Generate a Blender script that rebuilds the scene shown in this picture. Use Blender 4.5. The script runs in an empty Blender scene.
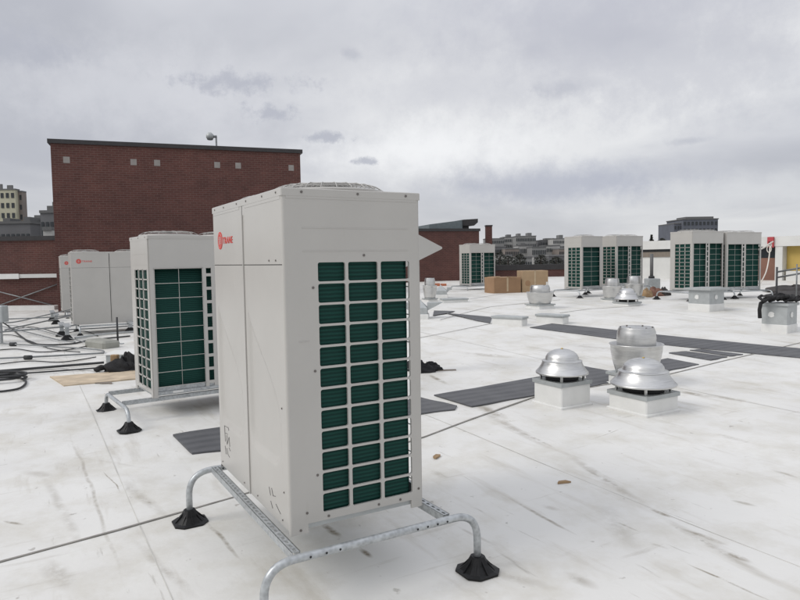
import bpy, math, random
from mathutils import Vector, Matrix, Euler
random.seed(7)
PI = math.pi
S = bpy.context.scene
COL = S.collection

# ------------------------------------------------------------------ camera model
F = 650.0; CH = 1.6
pitch = math.atan(40/650.0); roll = math.radians(0.9)
FWD = Vector((0, math.cos(pitch), -math.sin(pitch)))
r0 = Vector((1, 0, 0)); u0 = r0.cross(FWD)
RT = r0*math.cos(roll) - u0*math.sin(roll)
UP = u0*math.cos(roll) + r0*math.sin(roll)
CP = Vector((0, 0, CH))

def sm(t):
    t = max(0.0, min(1.0, t)); return t*t*(3-2*t)
def RH(x, y):                                   # the roof falls gently towards the near left
    return 0.33*sm((y-7)/11.0)*sm((x+6)/8.0) - 0.088*(1-sm((y-3.6)/4.0))
def ray(px, py):
    return FWD + RT*((px-400)/F) - UP*((py-300)/F)
def G(px, py, z=0.0):                           # point z above the roof surface
    d = ray(px, py); h = 0.0
    for _ in range(40):
        t = (h+z-CH)/d.z
        p = CP + d*t
        h = 0.6*h + 0.4*RH(p.x, p.y)
    return Vector((p.x, p.y, h+z))
def AT(px, py, Y):
    d = ray(px, py); return CP + d*(Y/d.y)

cam = bpy.data.cameras.new('camera'); co = bpy.data.objects.new('camera', cam); COL.objects.link(co)
cam.sensor_width = 36; cam.lens = 36*F/800; cam.clip_end = 3000; cam.clip_start = 0.05
co.matrix_world = Matrix(((RT.x, UP.x, -FWD.x, 0), (RT.y, UP.y, -FWD.y, 0), (RT.z, UP.z, -FWD.z, CH), (0, 0, 0, 1)))
S.camera = co

# ------------------------------------------------------------------ materials
def newmat(name):
    m = bpy.data.materials.new(name); m.use_nodes = True
    nt = m.node_tree; b = nt.nodes['Principled BSDF']
    return m, nt, b
def N(nt, t, **kw):
    n = nt.nodes.new(t)
    for k, v in kw.items():
        if k in n.inputs: n.inputs[k].default_value = v
        else: setattr(n, k, v)
    return n
def L(nt, a, b): nt.links.new(a, b)
def ramp(nt, src, stops):
    r = nt.nodes.new('ShaderNodeValToRGB'); e = r.color_ramp.elements
    while len(e) < len(stops): e.new(0.5)
    for i, (p, c) in enumerate(stops):
        e[i].position = p; e[i].color = (*c, 1) if len(c) == 3 else c
    L(nt, src, r.inputs[0]); return r
def mixc(nt, fac, a, b, mode='MIX'):
    m = nt.nodes.new('ShaderNodeMix'); m.data_type = 'RGBA'; m.blend_type = mode
    for s, v in ((0, fac), (6, a), (7, b)):
        if hasattr(v, 'is_linked') or hasattr(v, 'links'): L(nt, v, m.inputs[s])
        else: m.inputs[s].default_value = v if s == 0 else ((*v, 1) if len(v) == 3 else v)
    return m.outputs[2]
def mth(nt, op, a, b=None, c=None, clamp=False):
    m = nt.nodes.new('ShaderNodeMath'); m.operation = op; m.use_clamp = clamp
    for i, v in enumerate((a, b, c)):
        if v is None: continue
        if hasattr(v, 'links'): L(nt, v, m.inputs[i])
        else: m.inputs[i].default_value = v
    return m.outputs[0]
def coords(nt, scale=(1, 1, 1), kind='Object', rot=(0, 0, 0)):
    t = nt.nodes.new('ShaderNodeTexCoord'); mp = nt.nodes.new('ShaderNodeMapping')
    mp.inputs['Scale'].default_value = scale; mp.inputs['Rotation'].default_value = rot
    L(nt, t.outputs[kind], mp.inputs[0]); return mp.outputs[0]
def noise(nt, vec, scale, detail=4, rough=0.55):
    n = N(nt, 'ShaderNodeTexNoise', Scale=scale, Detail=detail, Roughness=rough)
    L(nt, vec, n.inputs['Vector']); return n.outputs['Fac']
def simple(name, c, rough=0.6, metal=0.0, var=0.12, vs=6.0, bump=0.0, bs=60.0, spec=0.5):
    m, nt, b = newmat(name)
    v = coords(nt)
    f = noise(nt, v, vs, 5)
    r = ramp(nt, f, [(0.3, tuple(x*(1-var) for x in c)), (0.7, tuple(min(1, x*(1+var)) for x in c))])
    L(nt, r.outputs[0], b.inputs['Base Color'])
    b.inputs['Roughness'].default_value = rough; b.inputs['Metallic'].default_value = metal
    b.inputs['Specular IOR Level'].default_value = spec
    if bump:
        f2 = noise(nt, v, bs, 3)
        bp = N(nt, 'ShaderNodeBump', Strength=bump, Distance=0.01)
        L(nt, f2, bp.inputs['Height']); L(nt, bp.outputs[0], b.inputs['Normal'])
    return m

# painted sheet metal with a little dust and wavering
def mat_paint(name, c):
    m, nt, b = newmat(name)
    v = coords(nt)
    f = noise(nt, v, 2.2, 6, 0.6)
    f2 = noise(nt, coords(nt, (9, 9, 1.2)), 2.0, 6, 0.7)
    col = ramp(nt, f, [(0.35, tuple(x*0.965 for x in c)), (0.65, tuple(x*1.02 for x in c))]).outputs[0]
    st = ramp(nt, f2, [(0.62, (0, 0, 0)), (0.8, (0.35, 0.35, 0.35))]).outputs[0]
    col = mixc(nt, st, col, (c[0]*0.82, c[1]*0.80, c[2]*0.75))
    L(nt, col, b.inputs['Base Color'])
    b.inputs['Roughness'].default_value = 0.30; b.inputs['Specular IOR Level'].default_value = 0.45
    f3 = noise(nt, v, 1.7, 2)
    bp = N(nt, 'ShaderNodeBump', Strength=0.25, Distance=0.02)
    L(nt, f3, bp.inputs['Height']); L(nt, bp.outputs[0], b.inputs['Normal'])
    return m
PAINT = mat_paint('beige_paint', (0.460, 0.447, 0.420))
PAINT_LT = mat_paint('pale_paint', (0.49, 0.478, 0.452))
def mat_coil():
    m, nt, b = newmat('green_fin_coil')
    v = coords(nt)
    w = N(nt, 'ShaderNodeTexWave', Scale=15.0, Distortion=0.8, Detail=1.0); w.bands_direction = 'Z'
    L(nt, v, w.inputs['Vector'])
    f = noise(nt, v, 5, 4)
    a = ramp(nt, w.outputs['Fac'], [(0.0, (0.005, 0.025, 0.021)), (0.55, (0.008, 0.044, 0.036)), (1.0, (0.013, 0.064, 0.051))]).outputs[0]
    a = mixc(nt, mth(nt, 'MULTIPLY', f, 0.5), a, (0.011, 0.058, 0.046))
    L(nt, a, b.inputs['Base Color']); b.inputs['Roughness'].default_value = 0.6; b.inputs['Specular IOR Level'].default_value = 0.15
    bp = N(nt, 'ShaderNodeBump', Strength=0.5, Distance=0.006)
    L(nt, w.outputs['Fac'], bp.inputs['Height']); L(nt, bp.outputs[0], b.inputs['Normal'])
    return m
COIL = mat_coil()
def mat_galv(name='galvanised', c=(0.42, 0.44, 0.45), metal=0.55, rough=0.42):
    m, nt, b = newmat(name)
    v = coords(nt)
    vo = N(nt, 'ShaderNodeTexVoronoi', Scale=45.0); L(nt, v, vo.inputs['Vector'])
    f = noise(nt, v, 14, 5)
    mx = mth(nt, 'ADD', mth(nt, 'MULTIPLY', vo.outputs['Distance'], 0.5), mth(nt, 'MULTIPLY', f, 0.7))
    r = ramp(nt, mx, [(0.25, tuple(x*0.72 for x in c)), (0.75, tuple(x*1.2 for x in c))])
    L(nt, r.outputs[0], b.inputs['Base Color'])
    b.inputs['Metallic'].default_value = metal; b.inputs['Roughness'].default_value = rough
    return m
GALV = mat_galv()
GALVP = simple('galvanised_sheet', (0.40, 0.42, 0.42), 0.5, 0.3, var=0.09, vs=9)
def mat_alu():
    m, nt, b = newmat('spun_aluminium')
    v = coords(nt, (1, 1, 22))
    f = noise(nt, v, 5, 4, 0.7); f2 = noise(nt, coords(nt), 6, 4)
    r = ramp(nt, f, [(0.3, (0.50, 0.50, 0.49)), (0.7, (0.68, 0.68, 0.67))])
    L(nt, r.outputs[0], b.inputs['Base Color']); b.inputs['Metallic'].default_value = 1.0
    rr = ramp(nt, f2, [(0.3, (0.28, 0.28, 0.28)), (0.7, (0.42, 0.42, 0.42))])
    L(nt, rr.outputs[0], b.inputs['Roughness'])
    return m
ALU = mat_alu()
BLACKP = simple('black_rubber', (0.009, 0.009, 0.0095), 0.5, var=0.3, spec=0.3)
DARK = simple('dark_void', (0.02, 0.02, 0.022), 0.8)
CLOTH = simple('black_cloth', (0.014, 0.014, 0.015), 0.9, var=0.4, bump=0.6, bs=40)
STEELP = simple('grey_pipe', (0.22, 0.23, 0.235), 0.45, 0.4, var=0.2)
DPIPE = simple('dark_pipe_insulation', (0.035, 0.036, 0.038), 0.7, var=0.3)
RED = simple('red_enamel', (0.62, 0.035, 0.022), 0.5, var=0.08)
REDB = simple('faded_red', (0.40, 0.05, 0.06), 0.6)
SCREW = simple('screw_steel', (0.16, 0.145, 0.135), 0.4, 0.5)
INK = simple('marker_ink', (0.03, 0.03, 0.035), 0.7)
CARD = simple('cardboard', (0.30, 0.185, 0.105), 0.85, var=0.10, vs=3)
CARDL = simple('cardboard_pale', (0.38, 0.27, 0.165), 0.85, var=0.10, vs=3)
TAPE = simple('packing_tape', (0.46, 0.36, 0.24), 0.4)
WHITE = simple('white_coating', (0.70, 0.70, 0.68), 0.6, var=0.05)
WHITEW = simple('white_wall', (0.62, 0.62, 0.60), 0.7, var=0.06, vs=1.5)
CONC = simple('pale_masonry', (0.27, 0.25, 0.235), 0.8, var=0.1)
COPE = simple('dark_coping', (0.028, 0.026, 0.027), 0.5, var=0.2)
PLY = simple('plywood', (0.50, 0.41, 0.30), 0.85, var=0.22, vs=5)
WOOD = simple('wood_chip', (0.33, 0.22, 0.12), 0.8, var=0.3)
GLASS = simple('dark_glass', (0.03, 0.035, 0.04), 0.2, var=0.3, vs=2)
YEL = simple('ochre_wall', (0.50, 0.36, 0.10), 0.7, var=0.1, vs=1)
BROWN = simple('brown_panel', (0.20, 0.10, 0.07), 0.7, var=0.12, vs=1)
TAUPE = simple('taupe_band', (0.20, 0.17, 0.14), 0.7)
ROPE = simple('white_rope', (0.62, 0.58, 0.52), 0.8)
TARP = simple('dark_tarp', (0.045, 0.04, 0.038), 0.8, var=0.4, vs=3, bump=0.5, bs=8)
FOLI = simple('dark_foliage', (0.075, 0.078, 0.07), 1.0, var=0.4, vs=3, spec=0.0)
BARK = simple('bark', (0.07, 0.055, 0.045), 0.9)
def mat_brick():
    m, nt, b = newmat('red_brick')
    t = nt.nodes.new('ShaderNodeTexCoord'); sp = nt.nodes.new('ShaderNodeSeparateXYZ'); cb = nt.nodes.new('ShaderNodeCombineXYZ')
    L(nt, t.outputs['Object'], sp.inputs[0])
    L(nt, mth(nt, 'ADD', sp.outputs[0], sp.outputs[1]), cb.inputs[0]); L(nt, sp.outputs[2], cb.inputs[1])
    br = nt.nodes.new('ShaderNodeTexBrick')
    L(nt, cb.outputs[0], br.inputs['Vector'])
    br.inputs['Color1'].default_value = (0.108, 0.043, 0.036, 1); br.inputs['Color2'].default_value = (0.082, 0.033, 0.028, 1)
    br.inputs['Mortar'].default_value = (0.128, 0.078, 0.066, 1)
    br.inputs['Scale'].default_value = 1.0; br.inputs['Mortar Size'].default_value = 0.009
    br.inputs['Brick Width'].default_value = 0.22; br.inputs['Row Height'].default_value = 0.076
    br.inputs['Bias'].default_value = -0.1
    f = noise(nt, t.outputs['Object'], 0.5, 5)
    f2 = noise(nt, cb.outputs[0], 2.2, 6)
    c = mixc(nt, 1.0, br.outputs['Color'], ramp(nt, f, [(0.3, (0.80, 0.80, 0.82)), (0.7, (1.12, 1.1, 1.08))]).outputs[0], 'MULTIPLY')
    c = mixc(nt, 1.0, c, ramp(nt, f2, [(0.3, (0.86, 0.86, 0.86)), (0.7, (1.12, 1.12, 1.12))]).outputs[0], 'MULTIPLY')
    L(nt, c, b.inputs['Base Color']); b.inputs['Roughness'].default_value = 0.9
    bp = N(nt, 'ShaderNodeBump', Strength=0.5, Distance=0.01); bp.invert = True
    L(nt, br.outputs['Fac'], bp.inputs['Height']); L(nt, bp.outputs[0], b.inputs['Normal'])
    return m
BRICK = mat_brick()
MARKS = [((470,404),(560,455),.07,.45),((560,450),(660,515),.06,.4),((660,515),(790,590),.05,.4),((430,400),(500,396),.10,.45),((600,500),(640,560),.10,.25),((690,392),(760,404),.08,.45),((455,560),(560,590),.06,.3),((120,480),(170,520),.05,.35),((40,470),(90,560),.04,.3),((130,540),(200,600),.04,.35),((520,345),(600,362),.15,.35),((505,497),(580,537),.02,.8),((684,562),(775,602),.012,1),((424,373),(452,386),.05,.8),((474,403),(508,420),.10,.75),((515,429),(556,449),.03,.8),((575,463),(636,497),.03,.7),
 ((648,508),(674,518),.03,.9),((674,525),(731,547),.03,.7),((722,551),(756,564),.04,.8),((70,430),(127,592),.018,.45),((103,471),(120,494),.008,1),((205,521),(242,560),.02,.8),((0,521),(24,525),.02,.8),
 ((320,522),(341,539),.03,1),((357,549),(371,559),.025,1),((676,390),(714,398),.10,.7),((640,540),(668,548),.02,.5),((560,344),(640,352),.12,.35),((452,352),(520,358),.16,.4),((330,440),(470,396),.05,.3),
 ((730,500),(760,507),.03,.5),((590,440),(624,427),.010,.5),((770,470),(800,480),.03,.5),((40,560),(75,590),.08,.35),((20,470),(60,478),.07,.25),((118,408),(190,392),.05,.4),((230,395),(262,403),.02,.6),
 ((610,520),(640,532),.015,.7),((560,570),(600,590),.05,.4),((430,470),(450,480),.05,.3),((540,505),(560,512),.04,.3),((455,525),(500,548),.02,.35),((700,430),(760,445),.06,.3),((60,455),(160,470),.03,.2),((255,380),(300,366),.1,.2)]
def mat_roof():
    m, nt, b = newmat('white_roof_membrane')
    a = math.radians(30)                         # streaks follow the sheets of the membrane
    v0 = coords(nt)
    base = ramp(nt, noise(nt, v0, 0.55, 6, 0.6), [(0.3, (0.665, 0.658, 0.632)), (0.7, (0.735, 0.73, 0.705))]).outputs[0]
    # broad faint dirt
    d = ramp(nt, noise(nt, v0, 1.6, 8, 0.68), [(0.46, (0, 0, 0)), (0.70, (0.75, 0.75, 0.75))]).outputs[0]
    base = mixc(nt, d, base, (0.54, 0.515, 0.45))
    warp = nt.nodes.new('ShaderNodeTexNoise'); warp.inputs['Scale'].default_value = 1.4; warp.inputs['Detail'].default_value = 3
    L(nt, v0, warp.inputs['Vector'])
    off = nt.nodes.new('ShaderNodeVectorMath'); off.operation = 'MULTIPLY_ADD'
    L(nt, warp.outputs['Color'], off.inputs[0]); off.inputs[1].default_value = (0.07, 0.07, 0); L(nt, v0, off.inputs[2])
    def streak(rot, sx, sy, sc, lo, hi, mx, col, base, seed):
        m0 = nt.nodes.new('ShaderNodeMapping'); m0.inputs['Rotation'].default_value = (0, 0, rot); L(nt, off.outputs[0], m0.inputs[0])
        mp = nt.nodes.new('ShaderNodeMapping'); mp.inputs['Scale'].default_value = (sx, sy, 1); mp.inputs['Location'].default_value = (seed, seed*1.7, 0)
        L(nt, m0.outputs[0], mp.inputs[0])
        s = noise(nt, mp.outputs[0], sc, 7, 0.62)
        r = ramp(nt, s, [(lo, (0, 0, 0)), (hi, (mx, mx, mx))]).outputs[0]
        return mixc(nt, r, base, col)
    base = streak(-a, 5.0, 0.7, 1.0, 0.56, 0.72, 0.38, (0.36, 0.32, 0.25), base, 3.1)
    base = streak(-a, 16.0, 1.6, 1.0, 0.65, 0.73, 0.45, (0.27, 0.25, 0.21), base, 9.4)
    base = streak(-a+PI/2, 9.0, 0.9, 1.0, 0.62, 0.74, 0.45, (0.36, 0.33, 0.28), base, 5.7)
    base = streak(-0.2, 20.0, 3.5, 1.0, 0.70, 0.76, 0.5, (0.22, 0.20, 0.17), base, 14.2)
    sp = ramp(nt, noise(nt, v0, 11, 3, 0.5), [(0.70, (0, 0, 0)), (0.76, (0.6, 0.6, 0.6))]).outputs[0]
    base = mixc(nt, sp, base, (0.28, 0.26, 0.23))
    brk = ramp(nt, noise(nt, off.outputs[0], 7, 6, 0.7), [(0.36, (0,0,0)), (0.56, (1,1,1))]).outputs[0]
    acc = None
    for (p, q, wd, am) in MARKS:
        A_ = G(*p); B_ = G(*q); M_ = (A_+B_)/2; ln = (B_-A_).length/2
        an = math.atan2(B_.y-A_.y, B_.x-A_.x)
        mp = nt.nodes.new('ShaderNodeMapping'); mp.vector_type = 'TEXTURE'
        mp.inputs['Location'].default_value = (M_.x, M_.y, 0); mp.inputs['Rotation'].default_value = (0, 0, an); mp.inputs['Scale'].default_value = (ln, wd, 50)
        sub = nt.nodes.new('ShaderNodeVectorMath'); sub.operation = 'MULTIPLY_ADD'; L(nt, warp.outputs['Color'], sub.inputs[0]); sub.inputs[1].default_value = (.10, .10, 0)
        sb2 = nt.nodes.new('ShaderNodeVectorMath'); sb2.operation = 'SUBTRACT'; L(nt, v0, sub.inputs[2]); L(nt, sub.outputs[0], sb2.inputs[0]); sb2.inputs[1].default_value = (.05, .05, 0)
        L(nt, sb2.outputs[0], mp.inputs[0])
        le = nt.nodes.new('ShaderNodeVectorMath'); le.operation = 'LENGTH'; L(nt, mp.outputs[0], le.inputs[0])
        f = mth(nt, 'MULTIPLY', ramp(nt, le.outputs['Value'], [(0.25, (1,1,1)), (1.0, (0,0,0))]).outputs[0], am)
        acc = f if acc is None else mth(nt, 'MAXIMUM', acc, f)
    base = mixc(nt, mth(nt, 'MULTIPLY', acc, brk), base, (0.19, 0.155, 0.10))
    L(nt, base, b.inputs['Base Color'])
    rr = ramp(nt, noise(nt, v0, 1.1, 5), [(0.35, (0.34, 0.34, 0.34)), (0.65, (0.6, 0.6, 0.6))]).outputs[0]
    L(nt, rr, b.inputs['Roughness']); b.inputs['Specular IOR Level'].default_value = 0.35
    hb = mth(nt, 'ADD', noise(nt, v0, 3.0, 4), mth(nt, 'MULTIPLY', noise(nt, v0, 22, 3), 0.12))
    bp = N(nt, 'ShaderNodeBump', Strength=0.28, Distance=0.03)
    L(nt, hb, bp.inputs['Height']); L(nt, bp.outputs[0], b.inputs['Normal'])
    return m
ROOF = mat_roof()
def mat_pad():
    m, nt, b = newmat('walkway_pad_rubber')
    v = coords(nt, rot=(0, 0, math.radians(-30)))
    w = N(nt, 'ShaderNodeTexWave', Scale=1.9, Distortion=0.15); w.bands_direction = 'Y'
    L(nt, v, w.inputs['Vector'])
    f = noise(nt, v, 2.5, 7, 0.65)
    c = ramp(nt, f, [(0.3, (0.062, 0.064, 0.070)), (0.72, (0.115, 0.117, 0.122))]).outputs[0]
    c = mixc(nt, mth(nt, 'MULTIPLY', w.outputs['Fac'], 0.32), c, (0.155, 0.155, 0.165))
    L(nt, c, b.inputs['Base Color']); b.inputs['Roughness'].default_value = 0.75
    bp = N(nt, 'ShaderNodeBump', Strength=0.5, Distance=0.006)
    L(nt, w.outputs['Fac'], bp.inputs['Height']); L(nt, bp.outputs[0], b.inputs['Normal'])
    return m
PAD = mat_pad()
LAP = simple('lap_edge', (0.55, 0.54, 0.505), 0.7, var=0.2, vs=3)
SEAM = simple('dark_seam_edge', (0.24, 0.23, 0.21), 0.7, var=0.3)  # dark grey strip colour for the membrane seams
STAIN = simple('dirt_smear', (0.36, 0.33, 0.27), 0.8, var=0.3, vs=3)
CITYG = simple('city_ground', (0.16, 0.16, 0.15), 0.9, var=0.3, vs=0.05)

# ------------------------------------------------------------------ mesh building
class MB:
    def __init__(s): s.v = []; s.f = []; s.mi = []; s.sm = []; s.m = 0
    def add(s, vs, fs, smooth=False):
        o = len(s.v); s.v += [tuple(v) for v in vs]
        for f in fs: s.f.append(tuple(i+o for i in f)); s.mi.append(s.m); s.sm.append(smooth)
        return s
    def box(s, a, b):
        x0, y0, z0 = a; x1, y1, z1 = b
        return s.add([(x0,y0,z0),(x1,y0,z0),(x1,y1,z0),(x0,y1,z0),(x0,y0,z1),(x1,y0,z1),(x1,y1,z1),(x0,y1,z1)],
            [(0,3,2,1),(4,5,6,7),(0,1,5,4),(1,2,6,5),(2,3,7,6),(3,0,4,7)])
    def bbox(s, a, b, r=0.004):                 # box with chamfered vertical and top edges
        x0, y0, z0 = a; x1, y1, z1 = b
        P = [(x0+r,y0),(x1-r,y0),(x1,y0+r),(x1,y1-r),(x1-r,y1),(x0+r,y1),(x0,y1-r),(x0,y0+r)]
        Q = [(x0+r+r*.4,y0+r),(x1-r-r*.4,y0+r),(x1-r,y0+r+r*.4),(x1-r,y1-r-r*.4),(x1-r-r*.4,y1-r),(x0+r+r*.4,y1-r),(x0+r,y1-r-r*.4),(x0+r,y0+r+r*.4)]
        vs = [(x,y,z0) for x,y in P]+[(x,y,z1-r) for x,y in P]+[(x,y,z1) for x,y in Q]
        fs = [tuple(range(7,-1,-1)), tuple(range(16,24))]
        for k in range(8):
            j = (k+1) % 8
            fs += [(k,j,8+j,8+k),(8+k,8+j,16+j,16+k)]
        return s.add(vs, fs)
    def lathe(s, prof, n=32, c=(0,0,0), smooth=True):
        vs = []; fs = []
        for r, z in prof:
            for k in range(n):
                a = 2*PI*k/n; vs.append((c[0]+r*math.cos(a), c[1]+r*math.sin(a), c[2]+z))
        for i in range(len(prof)-1):
            for k in range(n):
                j = (k+1) % n
                fs.append((i*n+k, i*n+j, (i+1)*n+j, (i+1)*n+k))
        if prof[0][0] > 1e-4: fs.append(tuple(range(n-1,-1,-1)))
        if prof[-1][0] > 1e-4: fs.append(tuple((len(prof)-1)*n+k for k in range(n)))
        return s.add(vs, fs, smooth)
    def tube(s, pts, r, n=8, closed=False, square=False, caps=True):
        pts = [Vector(p) for p in pts]; m = len(pts); vs = []; fs = []
        up = None
        for i, p in enumerate(pts):
            if closed: d = pts[(i+1) % m]-pts[i-1]
            else: d = pts[min(i+1, m-1)]-pts[max(i-1, 0)]
            d.normalize()
            if up is None:
                up = Vector((0,0,1)) if abs(d.z) < 0.9 else Vector((1,0,0))
            a = d.cross(up); 
            if a.length < 1e-5: a = d.cross(Vector((0,1,0)))
            a.normalize(); b = a.cross(d).normalized(); up = b
            for k in range(n):
                t = 2*PI*k/n + (PI/4 if square else 0); rr = r*(1.35 if square else 1)
                vs.append(p + a*math.cos(t)*rr + b*math.sin(t)*rr)
        for i in range(m if closed else m-1):
            i2 = (i+1) % m
            for k in range(n):
                j = (k+1) % n
                fs.append((i*n+k, i*n+j, i2*n+j, i2*n+k))
        if not closed and caps:
            fs.append(tuple(range(n-1,-1,-1))); fs.append(tuple((m-1)*n+k for k in range(n)))
        return s.add(vs, fs, not square)
    def prism(s, poly, z0, z1, zf=None):
        n = len(poly)
        s.add([(x,y,z0) for x,y in poly]+[(x,y,z1) for x,y in poly],
              [tuple(range(n-1,-1,-1)), tuple(range(n,2*n))]+[(k,(k+1)%n,n+(k+1)%n,n+k) for k in range(n)])
        return s
    def build(s, name, mats, parent=None, loc=(0,0,0), rz=0):
        me = bpy.data.meshes.new(name); me.from_pydata(s.v, [], s.f)
        if not isinstance(mats, (list, tuple)): mats = [mats]
        for m in mats: me.materials.append(m)
        me.polygons.foreach_set('material_index', s.mi); me.polygons.foreach_set('use_smooth', s.sm)
        me.update()
        o = bpy.data.objects.new(name, me); COL.objects.link(o)
        o.location = loc; o.rotation_euler = (0,0,rz)
        if parent: o.parent = parent
        return o
def tag(o, label=None, cat=None, group=None, kind=None):
    if label: o['label'] = label
    if cat: o['category'] = cat
    if group: o['group'] = group
    if kind: o['kind'] = kind
    return o
def thing(name, label, cat, loc=(0,0,0), rz=0, group=None):
    o = bpy.data.objects.new(name, None); COL.objects.link(o); o.empty_display_size = 0.2
    o.location = loc; o.rotation_euler = (0,0,rz)
    return tag(o, label, cat, group)
def copy_tree(o, label=None, group=None, loc=None, rz=None, parent=None):
    c = o.copy(); COL.objects.link(c); c.parent = parent
    if label: c['label'] = label
    if group: c['group'] = group
    if loc is not None: c.location = loc
    if rz is not None: c.rotation_euler = (0,0,rz)
    for ch in list(o.children): copy_tree(ch, parent=c)
    return c
def bend(p0, p1, p2, n=8):                      # quadratic bend
    p0, p1, p2 = map(Vector, (p0, p1, p2))
    return [(1-t)**2*p0+2*t*(1-t)*p1+t*t*p2 for t in [i/n for i in range(n+1)]]

# ------------------------------------------------------------------ roof and city ground
m = MB(); xs = [-46+2*i for i in range(62)]; ys = [-8+1.2*i for i in range(46)]
vs = [(x, y, RH(x, y)) for y in ys for x in xs]
nx = len(xs)
m.add(vs, [(j*nx+i, j*nx+i+1, (j+1)*nx+i+1, (j+1)*nx+i) for j in range(len(ys)-1) for i in range(nx-1)], True)
# edge of the roof down to the street
tag(m.build('roof', ROOF), 'flat white roof membrane with dirt streaks', 'roof', kind='structure')
m = MB(); m.box((-46, -8, -14), (76, 45.9, -0.25)); tag(m.build('roof_deck', BRICK), kind='structure')
m = MB(); m.box((-1500, -300, -15), (1500, 2200, -14)); tag(m.build('ground', CITYG), kind='structure')

# membrane seams: thin lapped strips on the sheet
def strip(pts, w, name, mat, z=0.004, thick=0.003):
    P = []
    for a, b in zip(pts[:-1], pts[1:]):
        n = max(2, int((b-a).length/0.5))
        for i in range(n): P.append(a+(b-a)*(i/n))
    P.append(pts[-1]); m = MB(); vs = []; fs = []
    for i, p in enumerate(P):
        d = (P[min(i+1, len(P)-1)]-P[max(i-1, 0)]); d = Vector((d.x, d.y, 0)).normalized(); q = Vector((-d.y, d.x, 0))
        ww = w*(0.8+0.4*random.random())/2
        for sgn in (-1, 1):
            v = p+q*ww*sgn; vs.append((v.x, v.y, RH(v.x, v.y)+z)); 
        for sgn in (-1, 1):
            v = p+q*ww*sgn; vs.append((v.x, v.y, RH(v.x, v.y)+z+thick))
    for i in range(len(P)-1):
        a = i*4; b = a+4
        fs += [(a+2, a+3, b+3, b+2), (a, a+2, b+2, b), (a+3, a+1, b+1, b+3)]
    m.add(vs, fs); return m.build(name, mat)
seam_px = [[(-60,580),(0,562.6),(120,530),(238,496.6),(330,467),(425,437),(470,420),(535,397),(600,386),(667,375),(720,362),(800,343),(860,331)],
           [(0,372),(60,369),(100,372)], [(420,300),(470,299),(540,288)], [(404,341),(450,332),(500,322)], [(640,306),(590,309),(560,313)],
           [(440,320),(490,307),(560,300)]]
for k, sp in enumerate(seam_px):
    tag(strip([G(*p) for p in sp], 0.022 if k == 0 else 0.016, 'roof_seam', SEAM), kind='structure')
# lap edges of the sheets running the other way
dl = Vector((-.5, .866, 0)); dn = Vector((.866, .5, 0)); P_ = G(650, 508)
for k in range(-3, 6):
    o_ = P_+dn*(k*3.1+(.12 if k % 2 else 0)); pts = [o_+dl*q for q in (-4, 2, 8, 16, 26)]
    pts = [p for p in pts if p.y > -6 and p.y < 44]
    tag(strip(pts, 0.007, 'roof_lap', LAP, 0.0015, 0.0015), kind='structure')

# ------------------------------------------------------------------ outdoor units
D = 0.765; HT = 1.69
def cell_plate(mb, fr, u0, u1, v0, v1, hu0, hu1, hv0, hv1, r, k=3, depth=0.012):
    """plate u0..u1 x v0..v1 with a rounded opening; fr(u,v,w) maps to 3-D, w goes inwards"""
    inner = []; outer = []
    for cx, cy, a0 in ((hu1-r, hv1-r, 0), (hu0+r, hv1-r, PI/2), (hu0+r, hv0+r, PI), (hu1-r, hv0+r, 1.5*PI)):
        for i in range(k+1):
            a = a0+PI/2*i/k; inner.append((cx+r*math.cos(a), cy+r*math.sin(a)))
    for i, (x, y) in enumerate(inner):
        q = i//(k+1); j = i % (k+1)
        X = u1 if q in (0, 3) else u0; Y = v1 if q in (0, 1) else v0
        first_h = q in (0, 2)                   # at a0=0 the side edge comes first
        if j == 0: o = (X, y) if first_h else (x, Y)
        elif j == k: o = (x, Y) if first_h else (X, y)
        else: o = (X, Y)
        outer.append(o)
    n = len(inner); vs = [fr(x, y, 0) for x, y in outer]+[fr(x, y, 0) for x, y in inner]+[fr(x, y, depth) for x, y in inner]
    fs = []
    for i in range(n):
        j = (i+1) % n
        fs += [(i, j, n+j, n+i), (n+i, n+j, 2*n+j, 2*n+i)]
    mb.add(vs, fs)
ROWS = 12; GZ0 = 0.080; GZ1 = 1.338
SC = [(0.168, 0.332, 0.177, 0.324), (0.332, 0.517, 0.341, 0.508), (0.517, 0.706, 0.526, 0.696)]
def side_panel(W, ysign, fine):
    mb = MB()
    if ysign < 0: fr = lambda u, v, w: (u, w, v)
    else: fr = lambda u, v, w: (u, W-w, v)
    ph = (GZ1-GZ0)/ROWS
    for i in range(ROWS):
        for (u0, u1, a, b) in SC:
            z0 = GZ0+i*ph; cell_plate(mb, fr, u0, u1, z0, z0+ph, a, b, z0+0.0058, z0+ph-0.0058, 0.010, 3 if fine else 1)
    def bx(u0, u1, v0, v1, t=0.012, o=0.0):
        p = fr(u0, v0, -o); q = fr(u1, v1, t)
        mb.box((min(p[0],q[0]), min(p[1],q[1]), min(p[2],q[2])), (max(p[0],q[0]), max(p[1],q[1]), max(p[2],q[2])))
    bx(0.014, 0.168, 0.045, 1.652); bx(0.706, D-0.012, 0.045, 1.652)
    bx(0.168, 0.706, GZ1, 1.652); bx(0.168, 0.706, 0.045, GZ0)
    bx(0.014, 0.095, 0.0, 0.045); bx(0.69, D-0.012, 0.0, 0.045)      # foot tabs
    # rounded front fold
    n = 6; vs = []
    for z in (0.0, 1.652):
        for i in range(n+1):
            a = PI/2*i/n; u = 0.014-0.014*math.sin(a); w = 0.014-0.014*math.cos(a)
            vs.append(fr(u, z, w))
    mb.add(vs, [(i, i+1, n+2+i, n+1+i) for i in range(n)], True)
    # pressed lines
    for z in (1.50, 1.388): bx(0.10, 0.69, z-0.002, z+0.002, 0.001, 0.0014)
    for z in (0.95,): bx(0.07, 0.125, z-0.0015, z+0.0015, 0.001, 0.002)
    return mb
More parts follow.
